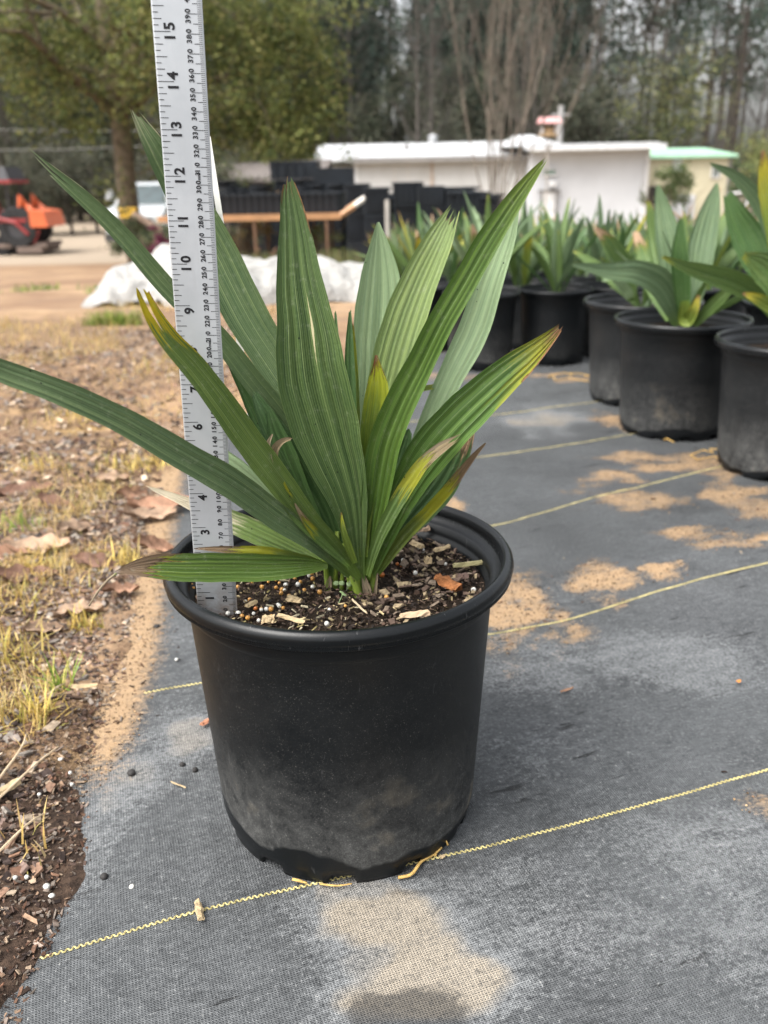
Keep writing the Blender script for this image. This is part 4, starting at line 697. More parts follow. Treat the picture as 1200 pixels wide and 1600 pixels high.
# ------------------------------------------------------------ white sheet
def sheet():
    nx, ny = 150, 50; us = np.linspace(0, 1, nx); vs = np.linspace(0, 1, ny); Ug, Vg = np.meshgrid(us, vs)
    x = -1.80+2.5*Ug; hgt = np.interp(Ug, [0, .05, .12, .3, .45, .55, .8, 1], [.05, .22, .27, .31, .27, .22, .20, .08])
    yb = 5.35+.1*fbm(Ug*6, Ug*0, 52, 2)+.5*np.abs(Ug-.6)*0; y = yb+.95*Vg
    z = hgt*np.clip(np.sin(pi*np.clip(Vg, 0, 1))**.55, 0, 1)*(1+.22*fbm(x*3, y*3, 53, 3))+.035*np.abs(fbm(x*7+y*4, y*8, 54, 4))
    g = np.array([[gz(b) for b in a] for a in y]); m = MB(); m.grid(np.stack([x, y+.03*fbm(x*5, y*3, 55), g+z+.006], 2)); return m
shm = NT('white_sheet'); o = shm.obj(); nz = shm.noise(o, 9, 6, .6, .6)
tag(sheet().build('plastic_sheet', shm.done(shm.bsdf(shm.mix(shm.ramp(nz, .3, .7), (.27, .265, .25), (.38, .37, .35)), .5, .4, shm.bump(nz, .9, .06))), smooth=True), 'crumpled white plastic sheet heaped on the ground behind the ruler', 'plastic sheet')
# low beds of green behind the sheet
def gfar(x, y): return C_(x, y, gz(y))
# seedlings
gr = C_((.14, .24, .05), (.20, .30, .07), (.10, .18, .05), (.28, .32, .09), (.35, .33, .10))
m = MB(); N = 7000; x = rng.uniform(-.9, 1.4, N); y = rng.uniform(6.6, 9.5, N); P = np.stack([x, y, -.067*(y-2.6)], 1); k = fbm(x*3, y*2, 61, 3) > -.3; blades(m, P[k], .13, .012, gr, .45)
x = rng.uniform(-3.2, -.9, 2000); y = rng.uniform(7., 8.2, 2000); P = np.stack([x, y, -.067*(y-2.6)], 1); k = fbm(x*2, y*2, 62, 3) > .3; blades(m, P[k], .08, .012, gr, .6)
x = rng.uniform(-1.75, -.2, 5000); y = rng.uniform(8.3, 9.5, 5000); P = np.stack([x, y, -.067*(y-2.6)], 1); k = fbm(x*4, y*3, 66, 3) > -.6; blades(m, P[k], .26, .012, C_((.09, .10, .04), (.14, .15, .05), (.20, .14, .07), (.07, .06, .04), (.16, .19, .06)), .35)
tag(m.build('green_plants', grass_m), 'low bright green seedlings and grass behind the white sheet', 'ground cover', kind='stuff')
m = MB(); N = 9000; x = rng.uniform(-1.3, 2.6, N); y = rng.uniform(9.5, 13, N); P = np.stack([x, y, -.067*(y-2.6)+rng.random(N)*.12], 1); k = fbm(x*2, y*2, 63, 3) > -.2; leafcloud(m, P[k], .07, gr[rng.integers(0, 5, k.sum())]*.7)
x = rng.uniform(1.5, 8, 9000); y = rng.uniform(8.8, 14, 9000); P = np.stack([x, y, -.067*(y-2.6)], 1); blades(m, P, .42, .03, C_((.12, .20, .05), (.2, .26, .06), (.13, .10, .06), (.10, .16, .07), (.30, .24, .05), (.10, .07, .05)), .35)
tag(m.build('nursery_stock', grass_m), 'dark green and reddish young nursery plants beyond the rows of potted palms', 'nursery plants', kind='stuff')
bed = simple('white_bed_cover', (.7, .7, .68), .6)
o = MB().grid(np.array([[(.1+u*1.1, 9.3+v*.5, gz(9.3+v*.5)+.10+.03*sin(u*7)*cos(v*2)) for u in np.linspace(0, 1, 14)] for v in np.linspace(0, 1, 6)])).build('plastic_sheet', bed, smooth=True); tag(o, 'small flat strip of white plastic among the green seedlings', 'plastic sheet')

# ------------------------------------------------------------ stacks of empty black pots
bp = simple('stacked_plastic', (.009, .012, .016), .6, .3, .4, 3)
def stack(n, R, H, dz, lab, x, y, grp, sq=False):
    m = MB()
    for i in range(n):
        z = i*dz
        if i == 0: m.lathe([(R*.2, 0), (R*.78, 0), (R*.92, H*.9)], 10)
        m.lathe([(R*.9, z+H*.86), (R, z+H*.88), (R, z+H), (R*.93, z+H), (R*.90, z+H*.9)], 10)
    m.lathe([(R*.9, (n-1)*dz+H*.98), (.01, (n-1)*dz+H*.6)], 10)
    o = m.build('pot_stack', bp); o.location = (x, y, gz(y)); return tag(o, lab, 'pot stack', grp)
def crate_pile(x, y, wx, wy, h, n, lab, rz=0):
    t = empty('tray_pile', (x, y, gz(y)), rz, lab, 'tray pile', 'piles of black plastic trays'); r = np.random.default_rng(int(abs(x*100+y)))
    for i in range(n):
        m = MB(); hh = h/n; m.box((r.normal(0, .02), r.normal(0, .02), hh*(i+.5)), (wx, wy, hh*.97), r.normal(0, .03), taper=1.01)
        for q in range(5): m.box((-wx/2+wx*(q+.5)/5, -wy/2-.012, hh*(i+.5)), (wx*.03, .02, hh*.8))
        m.box((0, 0, hh*(i+1)-hh*.07), (wx*1.02, wy*1.02, hh*.1)); m.build('tray', bp, t)
    return t
r = np.random.default_rng(55); g_ = 'tall stacks of nested black pots'
for i, px in enumerate(np.linspace(350, 770, 44)):
    Y_ = 15.5+(i % 3)*.8; b = ground(px, 345); x = (px-600)/F_PX*Y_*.93/1.; nn_ = int(r.integers(11, 15)) if px < 560 else int(r.integers(10, 13)); 
    x = at(px, 300, Y_)[0]; stack(nn_, .19+.05*r.random(), .30, .085, 'tall stack of nested black nursery pots standing before the white building', x, Y_, g_)
for px, py_top, Yp, wpx, n, lab in [(635, 284, 14.6, 44, 4, 'tallest pile of black trays in front of the white wall'), (672, 290, 14.4, 40, 4, 'black tray pile just right of the tallest one'), (722, 298, 14.2, 50, 3, 'low wide pile of black trays left of the bare tree'), (520, 262, 17, 60, 5, 'black tray pile under the left end of the white roof'), (462, 252, 17.5, 70, 6, 'big black tray pile behind the orange trailer'), (590, 292, 15., 40, 3, 'black tray pile left of the tallest one'), (560, 286, 15.5, 36, 3, 'black tray pile over the raised end of the trailer')]:
    p = at(px, py_top, Yp); crate_pile(p[0], Yp, wpx/F_PX*Yp*.95, .8, p[2]-gz(Yp), n, lab)

# ------------------------------------------------------------ orange trailer loaded with black pots
orm = simple('orange_paint', (.40, .21, .10), .5, .4, .2, 5); stm = simple('worn_steel', (.45, .42, .38), .5, .5, .2, 10, metal=.3)
TY = 9.6; p0 = at(352, 341, TY); p1 = at(533, 336, TY); p2 = at(568, 312, TY); zb = p0[2]
tr = empty('trailer', (p0[0], TY, gz(TY)), 0, 'low orange plank trailer with a raised end, carrying black pots', 'trailer')
dkr = simple('rusty_leg', (.13, .07, .04), .8); m = MB(); L0 = p1[0]-p0[0]+.7; m.box((L0/2-.7, 0, zb-gz(TY)), (L0, .05, .06)); m.box((L0/2-.7, 1.1, zb-gz(TY)), (L0, .08, .085))
for q in range(7): m.box((-.7+L0*(q+.5)/7, .55, zb-gz(TY)+.01), (L0/7*.93, 1.02, .03))
m.build('deck', orm, tr)
a_, b_ = p1-C_(p0[0], TY, gz(TY)), p2-C_(p0[0], TY, gz(TY))
for yy in (0, 1.1): MB().bar(a_+C_(0, yy, 0), a_+(b_-a_)*.6+C_(0, yy, 0), .035, 6).build('ramp_rail', orm, tr); MB().bar(a_+(b_-a_)*.6+C_(0, yy, 0), b_+C_(0, yy, 0), .03, 6).build('ramp_rail', stm, tr)
for px in (397, 445, 478, 510):
    q = at(px, 345, TY)[0]-p0[0]; hh = zb-gz(TY)
    for yy in (0, 1.1): MB().box((q, yy, hh/2), (.032, .032, hh)).build('leg', dkr, tr)
for px in (385, 412): 
    q = at(px, 345, TY)[0]-p0[0]; MB().bar((q-.1, 0, 0), (q+.12, 0, .33),   .013, 5).build('brace', dkr, tr)
q = at(388, 390, TY)[0]-p0[0]
wl = MB(); wl.tube([(q, -.04, .13), (q, .09, .13)], [.13, .13], 16); wl.build('wheel', simple('rubber', (.015, .015, .016), .85), tr)
for i in range(17):
    px = 350+i*11; x = at(px, 335, TY+.3)[0]; m = MB(); m.lathe([(.07, 0), (.09, .17), (.10, .17), (.10, .20), (.09, .20), (.085, .17)], 12)
    for yy in (.25, .75): 
        o = m.build('black_pot', bp) if yy == .25 else bpy.data.objects.new('black_pot', o.data)
        if yy != .25: COL.objects.link(o)
        o.location = (x, TY+yy, zb+.03); tag(o, 'small empty black pot in the double row on the orange trailer', 'pot', 'black pots on the trailer')
p = ground(605, 362); MB_ = MB(); q0 = at(605, 312, 12.); MB_.bar((0, 0, 0), (0, 0, q0[2]-gz(12.)), .03, 8); o = MB_.build('grey_post', stm); o.location = (q0[0], 12., gz(12.)); tag(o, 'short grey post standing in front of the black pots', 'post')

# ------------------------------------------------------------ buildings
wallw = NT('white_siding'); o = wallw.obj(); n1 = wallw.noise(o, .8, 5, .6); st = wallw.noise(wallw.scale(o, (2.2, 2.2, .35)), 1.5, 5, .7)
c = wallw.mix(wallw.ramp(n1, .4, .7), (.50, .50, .49), (.42, .41, .39)); c = wallw.mix(wallw.math('MULTIPLY', wallw.ramp(st, .55, .7), .35), c, (.55, .47, .38)); wallw = wallw.done(wallw.bsdf(c, .7, .3))
wallb = simple('bright_white_wall', (.52, .53, .55), .6, .3, .08, .6); metr = simple('white_metal_roof', (.48, .49, .50), .55, .3, .15, 1.5, .1); fasc = simple('grey_fascia', (.20, .19, .18), .6); glass = simple('dark_glass', (.03, .06, .05), .15, .6, .2); trim = simple('pale_trim', (.60, .60, .60), .5)
cream = simple('cream_siding', (.50, .46, .33), .7, .3, .08, 1); greenr = simple('green_metal_roof', (.30, .50, .36), .5, .4, .12, 2)
BY = 42.
def bp_(px, py, Y_=BY): return at(px, py, Y_)
GZF = gz(BY)
# long white building
x0 = bp_(553, 250)[0]; x1 = bp_(836, 245)[0]; ze = bp_(700, 247)[2]; zr = bp_(660, 223, BY+4.5)[2]; xl = bp_(494, 240)[0]
bl = empty('long_building', ((x0+x1)/2, BY, GZF), 0, 'long low white building with a shallow white metal roof behind the black stacks', 'building'); c0 = (x0+x1)/2
h = ze-GZF; MB().box((0, 3, h/2), (x1-x0, 6, h)).build('wall', wallw, bl)
MB().box((xl-c0+(x0-xl)/2+.3, 4.2, h/2-.1), (x0-xl-.6, 3, h-.2)).build('porch_wall', simple('shaded_wall', (.50, .49, .46), .7), bl)
m = MB(); rl = xl-c0-.1; rr_ = x1-c0+.3; z1 = zr-GZF; V = [(rl, -.4, h+.05), (rr_, -.4, h+.05), (rr_, 4.5, z1), (rl, 4.5, z1), (rl, 9, h+.05), (rr_, 9, h+.05)]
m.add(V+[(a, b, c-.12) for a, b, c in V], [(0, 1, 2, 3), (3, 2, 5, 4), (7, 6, 9, 8), (8, 9, 10, 11), (0, 3, 9, 6), (3, 4, 10, 9), (1, 7, 8, 2), (2, 8, 11, 5), (0, 6, 7, 1), (4, 5, 11, 10)]); 
rf = m.build('roof', metr, bl); nr = 40
m = MB()
for i in range(nr): xx = rl+(rr_-rl)*i/nr; m.bar((xx, -.4, h+.065), (xx, 4.5, z1+.015), .025, 4)
m.build('roof_rib', metr, rf)
MB().box(((x0+x1)/2-c0+.1, -.42, h-.05), (x1-x0+.4, .06, .22)).build('fascia', fasc, bl)
MB().box((bp_(675, 270)[0]-c0, -.03, h/2), (.12, .06, h-.1)).build('downpipe', simple('rusty_pipe', (.42, .33, .26), .7), bl)
MB().box((bp_(557, 270)[0]-c0, -.03, h/2), (.12, .06, h-.1)).build('corner_trim', trim, bl)
m = MB(); m.lathe([(.22, 0), (.22, .25), (.3, .27), (.02, .38)], 12, (bp_(676, 222, BY+4.5)[0]-c0, 4.4, z1)); m.build('roof_vent', metr, rf)
m = MB(); m.lathe([(.1, 0), (.1, .2), (.02, .24)], 10, (bp_(638, 235)[0]-c0, 2.2, h+.45)); m.build('roof_vent', fasc, rf)
# white house end
BW = 41.; w0 = at(830, 240, BW)[0]; w1 = at(1017, 240, BW)[0]; zt = at(920, 232, BW)[2]; g1 = gz(BW)
wh_ = empty('white_house', ((w0+w1)/2, BW, g1), 0, 'bright white house with a small green paned window, right of the long building', 'house'); c0 = (w0+w1)/2; h = zt-g1
MB().box((0, 3.1, h/2), (w1-w0, 6, h)).build('wall', wallb, wh_)
m = MB(); m.box((.1, 2.9, h+.06), (w1-w0+.7, 7.2, .16))
for i in range(30): m.box((-(w1-w0)/2-.2+(w1-w0+.5)*i/30, 2.9, h+.17), (.07, 7.2, .06))
m.build('roof', metr, wh_); MB().box((.1, -.73, h-.02), (w1-w0+.7, .05, .12)).build('gutter', trim, wh_); MB().box(((w1-w0)/2-.1, .05, h/2), (.14, .12, h)).build('corner_trim', trim, wh_)
pk = at(842, 215, BW+3)[2]-g1; m = MB(); a0 = at(790, 226, BW)[0]-c0; a1 = at(888, 228, BW)[0]-c0; am2 = (a0+a1)/2
V = [(a0, .2, h+.14), (a1, .2, h+.14), (am2+.2, 2.5, pk+.1), (am2-.6, 2.5, pk+.1), (a0, 5.8, h+.14), (a1, 5.8, h+.14)]; m.add(V, [(0, 1, 2, 3), (1, 5, 2), (0, 3, 4), (4, 3, 2, 5)]); m.build('upper_roof', metr, wh_)
def window(par, cx, cz, w_, h_, base_c, gmat=glass, bars=2):
    f = MB(); t_ = .06
    for sx in (-1, 1): f.box((cx+sx*(w_/2), -.03, cz), (t_, .08, h_+t_))
    for sz in (-1, 1): f.box((cx, -.03, cz+sz*(h_/2)), (w_+t_, .075, t_))
    for b in range(1, bars): f.box((cx-w_/2+w_*b/bars, -.03, cz), (.04, .06, h_))
    fo = f.build('window', trim, par); MB().box((cx, -.005, cz), (w_-.05, .05, h_-.05)).build('pane', gmat, fo); return fo
pxm = lambda px, py: (at(px, py, BW)[0]-c0, at(px, py, BW)[2]-g1)
cx, cz = pxm(858, 269); window(wh_, cx, cz, .55, .26, 0, simple('green_glass', (.03, .12, .08), .25), 3)
cx, cz = pxm(862, 287); m = MB(); m.box((cx, -.15, cz), (.30, .3, .26)); m.box((cx, -.31, cz), (.24, .03, .18)); m.build('air_conditioner', trim, wh_)
cx, cz = pxm(857, 315); m = MB(); hh = pxm(857, 300)[1]; m.box((cx-.32, -.04, hh/2), (.07, .08, hh)); m.box((cx+.32, -.04, hh/2), (.07, .08, hh)); m.box((cx, -.05, hh+.04), (.95, .1, .1)); fr = m.build('door_frame', fasc, wh_); m = MB(); m.box((cx, -.02, hh/2), (.58, .05, hh-.03)); m.box((cx+.2, -.06, hh*.48), (.05, .05, .05)); m.build('door', trim, wh_)
# cream shed with green roof
BS = 44.; s0 = at(1012, 250, BS)[0]; s1 = at(1141, 250, BS)[0]; zt = at(1070, 247, BS)[2]; g1 = gz(BS); c0 = (s0+s1)/2; h = zt-g1
sh = empty('cream_shed', (c0, BS, g1), 0, 'cream coloured shed with a light green metal roof at the right', 'shed')
MB().box((0, 2.5, h/2), (s1-s0, 5, h)).build('wall', cream, sh)
m = MB(); hw_ = (s1-s0)/2+.25; zt2 = at(1070, 235, BS+2)[2]-g1; V = [(-hw_, -.3, h), (hw_, -.3, h), (hw_-.7, 2.4, zt2), (-hw_, 2.4, zt2), (-hw_, 5.2, h), (hw_, 5.2, h)]; m.add(V+[(a, b, c+.12) for a, b, c in V], [(3, 2, 1, 0), (4, 5, 2, 3), (6, 7, 8, 9), (9, 8, 11, 10), (0, 1, 7, 6), (1, 5, 11, 7), (0, 6, 10, 4), (5, 4, 10, 11)]); m.build('roof', greenr, sh)
pxm = lambda px, py: (at(px, py, BS)[0]-c0, at(px, py, BS)[2]-g1)
cx, cz = pxm(1118, 269); window(sh, cx, cz, .36, .46, 0); cx, cz = pxm(1058, 258); MB().box((cx, -.03, cz), (.42, .06, .75)).build('white_panel', wallb, sh)
cx, cz = pxm(1018, 305); MB().box((cx+.1, -.05, cz), (.5, .12, .8)).build('dark_doorway', simple('dark_opening', (.02, .02, .02), .8), sh); cx, cz = pxm(1050, 300); MB().box((cx+.2, -.04, .55), (1.8, .08, 1.1)).build('white_skirting', wallb, sh)  # solid near-black box on the shed front, then the white skirting
MB().box(((s1-s0)/2+.0, .0, h/2), (.12, .12, h)).build('corner_trim', fasc, sh)
# folding white chair frame near the shed
p = at(1150, 330, 20.); m = MB(); o = empty('white_chair', (p[0], 20., gz(20.)), 0, 'white tubular garden chair frame right of the cream shed', 'chair')
zc = lambda py: at(1150, py, 20.)[2]-gz(20.)
MB().tube([(-.25, 0, 0), (-.22, 0, zc(312)), (-.18, 0, zc(303)), (.22, 0, zc(300)), (.28, .1, zc(312)), (.10, .1, 0)], [.03]*6, 6).build('frame', trim, o); MB().box((0, .3, .45), (.5, .5, .04)).build('seat', trim, o); MB().bar((.25, .55, 0), (.25, .55, .45), .025, 6).build('leg', trim, o); MB().bar((-.25, .55, 0), (-.25, .55, .45), .025, 6).build('leg', trim, o)
# bird feeder on a pole
FY = 24.; b = at(857, 213, FY); t = empty('bird_feeder', (b[0], FY, gz(FY)), 0, 'little wooden bird feeder with a pink roof on a tall thin pole', 'bird feeder'); k = 1/F_PX*FY*1.02; hz = b[2]-gz(FY)
MB().bar((0, 0, 0), (0, 0, hz), .022, 6).build('pole', stm, t); wd_ = simple('feeder_wood', (.42, .30, .17), .8)
MB().box((0, 0, hz+.03), (24*k, .32, .05)).build('floor', wd_, t)
for sx in (-1, 1):
    for sy in (-1, 1): MB().box((sx*10*k, sy*.12, hz+.05+7*k), (.035, .035, 14*k)).build('post', trim, t)
MB().box((0, .0, hz+.05+4*k), (12*k, .16, 8*k)).build('seed_box', wd_, t); m = MB(); zt = hz+.05+14*k
m.add([(-16*k, -.22, zt), (16*k, -.22, zt), (16*k, .22, zt), (-16*k, .22, zt), (-14*k, 0, zt+8*k), (14*k, 0, zt+8*k)], [(0, 1, 5, 4), (2, 3, 4, 5), (1, 2, 5), (3, 0, 4), (3, 2, 1, 0)]); m.build('roof', simple('pink_roof', (.55, .30, .29), .7), t)
# utility pole with wires
UY = 47.; p = at(877, 165, UY); m = empty('utility_pole', (p[0], UY, gz(UY)), 0, 'grey utility pole right of the bird feeder', 'utility pole'); gp = simple('grey_wood', (.30, .29, .28), .8); MB().bar((0, 0, 0), (0, 0, p[2]-gz(UY)), .16, 8, .13).build('post', gp, m); MB().box((0, 0, p[2]-gz(UY)-.4), (.9, .1, .1)).build('crossarm', gp, m)
for a_, b_, lab in [((-60, 201), (300, 204), 'upper thin cable running behind the big tree'), ((-60, 235), (260, 227), 'lower thin cable running behind the big tree')]:
    p, q = at(*a_, 34.), at(*b_, 34.); tag(MB().tube([p, (p+q)/2-C_(0, 0, .05), q], [.008]*3, 4).build('cable', gp, origin=p), lab, 'cable')
# dark open shed roof under the big tree
p = at(415, 268, 19.5); t = empty('open_shed', (p[0], 19.5, gz(19.5)), 0, 'dark low open shed under the big tree behind the trailer', 'shed'); dkw = simple('weathered_dark', (.06, .052, .045), .85, .3, .4, 2); zz_ = p[2]-gz(19.5)
V = C_((-1.3, -.5, zz_-.15), (1.2, -.5, zz_-.1), (1.3, 1.8, zz_+.25), (-1.3, 1.8, zz_+.2)); MB().add(np.r_[V, V-C_(0, 0, .08)], [(0, 1, 2, 3), (7, 6, 5, 4), (0, 4, 5, 1), (1, 5, 6, 2), (2, 6, 7, 3), (3, 7, 4, 0)]).build('roof', simple('shed_roof', (.16, .14, .13), .7), t)
for sx in (-1.15, 0, 1.1): MB().box((sx, -.3, zz_/2-.08), (.1, .1, zz_-.16)).build('post', dkw, t)
MB().box((-.1, 1.6, zz_/2), (2.3, .1, zz_)).build('back_wall', dkw, t); MB().box((-.35, .2, .45), (.9, .6, .9)).build('bench', dkw, t)

# ------------------------------------------------------------ tractor and truck
red = simple('red_paint', (.26, .03, .03), .4, .5, .25, 3); orb = simple('orange_bucket_paint', (.60, .13, .045), .45, .5, .1, 3); blk = simple('black_rubber', (.02, .02, .021), .8); dkm = simple('dark_metal', (.05, .05, .055), .5)
TYy = 30.; k = TYy*.955/F_PX; tp = at(35, 392, TYy); t = empty('tractor', (tp[0], TYy, gz(TYy)), 0, 'red compact tractor with a dark canopy and an orange loader bucket', 'tractor')
T_ = lambda px, py, y=0.: C_((px-35)*k, y, (392-py)*k*1.02)
def wheel(par, c, r_, w_, rim=red):
    m = MB(); m.lathe([(r_*.55, -w_/2), (r_*.93, -w_/2), (r_, -w_/3), (r_, w_/3), (r_*.93, w_/2), (r_*.55, w_/2)], 24); V = m.v[0].copy(); m.v[0] = np.stack([V[:, 0], V[:, 2], V[:, 1]], 1)+c
    for i in range(16): a = i*pi/8; m.box(C_(c[0]+cos(a)*r_, c[1], c[2]+sin(a)*r_), (.05, w_*.9, .05), R=[[cos(a), 0, -sin(a)], [0, 1, 0], [sin(a), 0, cos(a)]])
    o = m.build('wheel', blk, par); m = MB(); m.tube([(c[0], c[1]-w_*.35, c[2]), (c[0], c[1]+w_*.35, c[2])], [r_*.56, r_*.56], 16); m.build('rim', rim, o, False)
for yy in (-.55, .75): wheel(t, T_(45, 352, yy), .62, .32, dkm); wheel(t, T_(14, 380, yy*.8), .30, .2, dkm)
m = MB(); m.box(T_(8, 340, .1), (1.7, .6, .55), taper=.9); m.box(T_(-25, 345, .1), (1.2, .62, .5), taper=.92); m.build('hood', red, t)
m = MB(); m.box(T_(35, 342, -.55), (1.1, .34, .12)); m.box(T_(35, 342, .75), (1.1, .34, .12)); m.build('fender', red, t)
m = MB(); m.box(T_(32, 330, .1), (.5, .5, .12)); m.box(T_(40, 318, .1), (.12, .5, .5)); m.build('seat', dkm, t)
for px in (-28, 33):
    for yy in (-.45, .65): MB().bar(T_(px, 345, yy), T_(px+2, 284, yy), .04, 6).build('post', dkm, t)
m = MB(); m.box(T_(2, 277, .1), (1.75, 1.5, .42), taper=.84); m.build('canopy', dkm, t); MB().box(T_(2, 288, .1), (1.85, 1.6, .10)).build('canopy_trim', red, t)
P = [T_(-30, 335, -.75), T_(20, 338, -.75), T_(45, 345, -.75), T_(62, 362, -.75)]; MB().tube(P, [.055]*4, 6).build('loader_arm', red, t); MB().tube([p_+C_(0, 1.6, 0) for p_ in P], [.055]*4, 6).build('loader_arm', red, t)
for yy in (-.5, .6): MB().tube([T_(48, 340, yy), T_(55, 310, yy), T_(66, 328, yy), T_(75, 350, yy)], [.08, .13, .12, .08], 6).build('lift_arm', orb, t)
m = MB(); b0 = [T_(68, 327), T_(90, 330), T_(94, 352), T_(68, 352)]; V = [p_+C_(0, -.8, 0) for p_ in b0]+[p_+C_(0, .9, 0) for p_ in b0]; m.add(V, [(0, 1, 2, 3), (7, 6, 5, 4), (0, 4, 5, 1), (1, 5, 6, 2), (2, 6, 7, 3), (3, 7, 4, 0)]); m.build('bucket', orb, t)
m = MB(); m.box(T_(45, 378, .1), (1.7, 1.5, .12)); m.box(T_(60, 384, .1), (.8, 1.7, .2)); m.box(T_(20, 372, .1), (.7, 1., .15)); m.build('mower_deck', simple('muddy_metal', (.16, .12, .10), .8), t); MB().box(T_(67, 368, -.6), (.18, .1, .6), R=[[cos(.5), 0, sin(.5)], [0, 1, 0], [-sin(.5), 0, cos(.5)]]).build('hitch', red, t)
m = MB(); m.lathe([(.01, .1), (.2, .05), (.22, -.1), (.1, -.3)], 12, T_(6, 318, -.2)); m.build('fuel_can', red, t)
# truck, seen from the front quarter
silver = simple('silver_paint', (.40, .42, .43), .3, .6, .05, 2, .02); gls = simple('windscreen', (.03, .05, .055), .22, .4, .3, 3, .02)
UYy = 31.; k = UYy*.955/F_PX; tk = empty('pickup_truck', (at(235, 388, UYy)[0], UYy, gz(UYy)), 0, 'silver white pickup truck parked behind the tree trunk', 'truck'); T_ = lambda px, py, y=0.: C_((px-235)*k, y, (388-py)*k*1.02)
def hull(par, name, mat, secs):
    m = MB(); n = len(secs[0]); V = [p_ for s_ in secs for p_ in s_]; Fs = []
    for a in range(len(secs)-1):
        for b in range(n): Fs.append((a*n+b, a*n+(b+1) % n, (a+1)*n+(b+1) % n, (a+1)*n+b))
    Fs += [tuple(range(n))[::-1], tuple((len(secs)-1)*n+b for b in range(n))]; m.add(V, Fs); o = m.build(name, mat, par)
    o.modifiers.new('b', 'BEVEL').width = .06; o.modifiers['b'].segments = 3; return o
def sec(y, x0_, x1_, z0_, z1_, in_=0.): return [T_(x0_, z0_, y), T_(x1_, z0_, y), T_(x1_-in_, z1_, y), T_(x0_+in_, z1_, y)]
hull(tk, 'body', silver, [sec(0, 168, 262, 374, 338, 4), sec(.4, 164, 266, 376, 328, 4), sec(1.4, 164, 266, 376, 324, 3), sec(3.6, 164, 266, 376, 322, 3), sec(5., 166, 264, 376, 322, 3)])
hull(tk, 'cab', silver, [sec(1.3, 168, 262, 326, 322, 2), sec(2.0, 172, 258, 326, 293, 8), sec(3.2, 172, 258, 326, 291, 8), sec(3.5, 170, 260, 326, 318, 4)])
m = MB(); V = [T_(176, 323, 1.28), T_(254, 323, 1.28), T_(246, 296, 1.88), T_(184, 296, 1.88)]; m.add(V+[p_+C_(0, .05, 0) for p_ in V], [(0, 1, 2, 3), (7, 6, 5, 4), (0, 4, 5, 1), (2, 6, 7, 3)]); m.build('windscreen', gls, tk)
for px in (178, 252): wheel(tk, T_(px, 376, 1.), .36, .26, dkm) if False else None
for px in (176, 254):
    for yy in (.9, 4.1):
        m = MB(); c = T_(px, 376, yy); m.tube([c-C_(.14, 0, 0), c+C_(.14, 0, 0)], [.38, .38], 20); w_ = m.build('wheel', blk, tk); m = MB(); m.tube([c-C_(.15, 0, 0), c+C_(.15, 0, 0)], [.22, .22], 14); m.build('rim', stm, w_)
MB().box(T_(215, 350, -.04), (1.15, .08, .32)).build('grille', dkm, tk); MB().box(T_(215, 370, -.1), (2.0, .2, .24)).build('bumper', dkm, tk)
for px in (176, 254): MB().box(T_(px, 346, -.02), (.26, .1, .24)).build('headlight', simple('lamp_glass', (.5, .52, .5), .15), tk); 
for px in (161, 268): MB().box(T_(px, 309, 1.5), (.24, .16, .32), taper=.9).build('mirror', silver, tk)
# yellow box, timber, purple bush and dark shrub at the foot of the tree
TY2 = 23.; p = at(200, 330, 20.); o = empty('yellow_box', (p[0], 20., p[2]-.2), 0, 'yellow box fixed on a stake in front of the silver truck', 'box'); MB().box((0, 0, .17), (.36, .25, .20)).build('box', simple('yellow_paint', (.70, .42, .04), .5), o); MB().bar((0, .1, .1), (0, .1, gz(20.)-p[2]+.2), .03, 6).build('stake', dkw, o)
p, q = at(207, 336, 19.), at(252, 362, 19.); tag(MB().bar(p, q, .10, 6).build('timber', simple('old_timber', (.22, .15, .11), .8), origin=p), 'weathered timber leaning against the dark shrub', 'timber')

# ------------------------------------------------------------ trees
barkm = simple('tree_bark', (.15, .12, .085), .9, .2, .4, 6, .8, bd=.03); barkg = simple('grey_bark', (.085, .075, .066), .9, .2, .3, 4, .6, bd=.03); barkd = simple('pine_bark', (.065, .055, .048), .9, .2, .4, 3, .6, bd=.03)
fol = attr_mat('foliage', .65, .3, 1.5, .35, .35); nee = attr_mat('needles', .7, .25, 1.2, .35, .25)
def limb(m, r, p, d, L_, rad, depth, spread=.55, up_=.12, tips=None, n=5, sides=5, kids=3):
    P = [np.array(p)]; d = d/np.linalg.norm(d)
    for i in range(n):
        d = d+r.normal(0, .13, 3)+C_(0, 0, up_*.4); d /= np.linalg.norm(d); P.append(P[-1]+d*L_/n)
    R_ = np.linspace(rad, rad*.45, n+1); m.tube(P, R_, sides if depth > 1 else 3, cap=False)
    if tips is not None and depth <= 1:
        for q in P[1:]: tips.append(q)
    if depth > 0:
        for c in range(kids):
            i = int(r.integers(max(1, n//3), n+1)); nd = d+r.normal(0, spread, 3); nd[2] += up_; limb(m, r, P[i], nd, L_*r.uniform(.5, .75), R_[i]*.6, depth-1, spread, up_, tips, max(3, n-1), sides, kids)
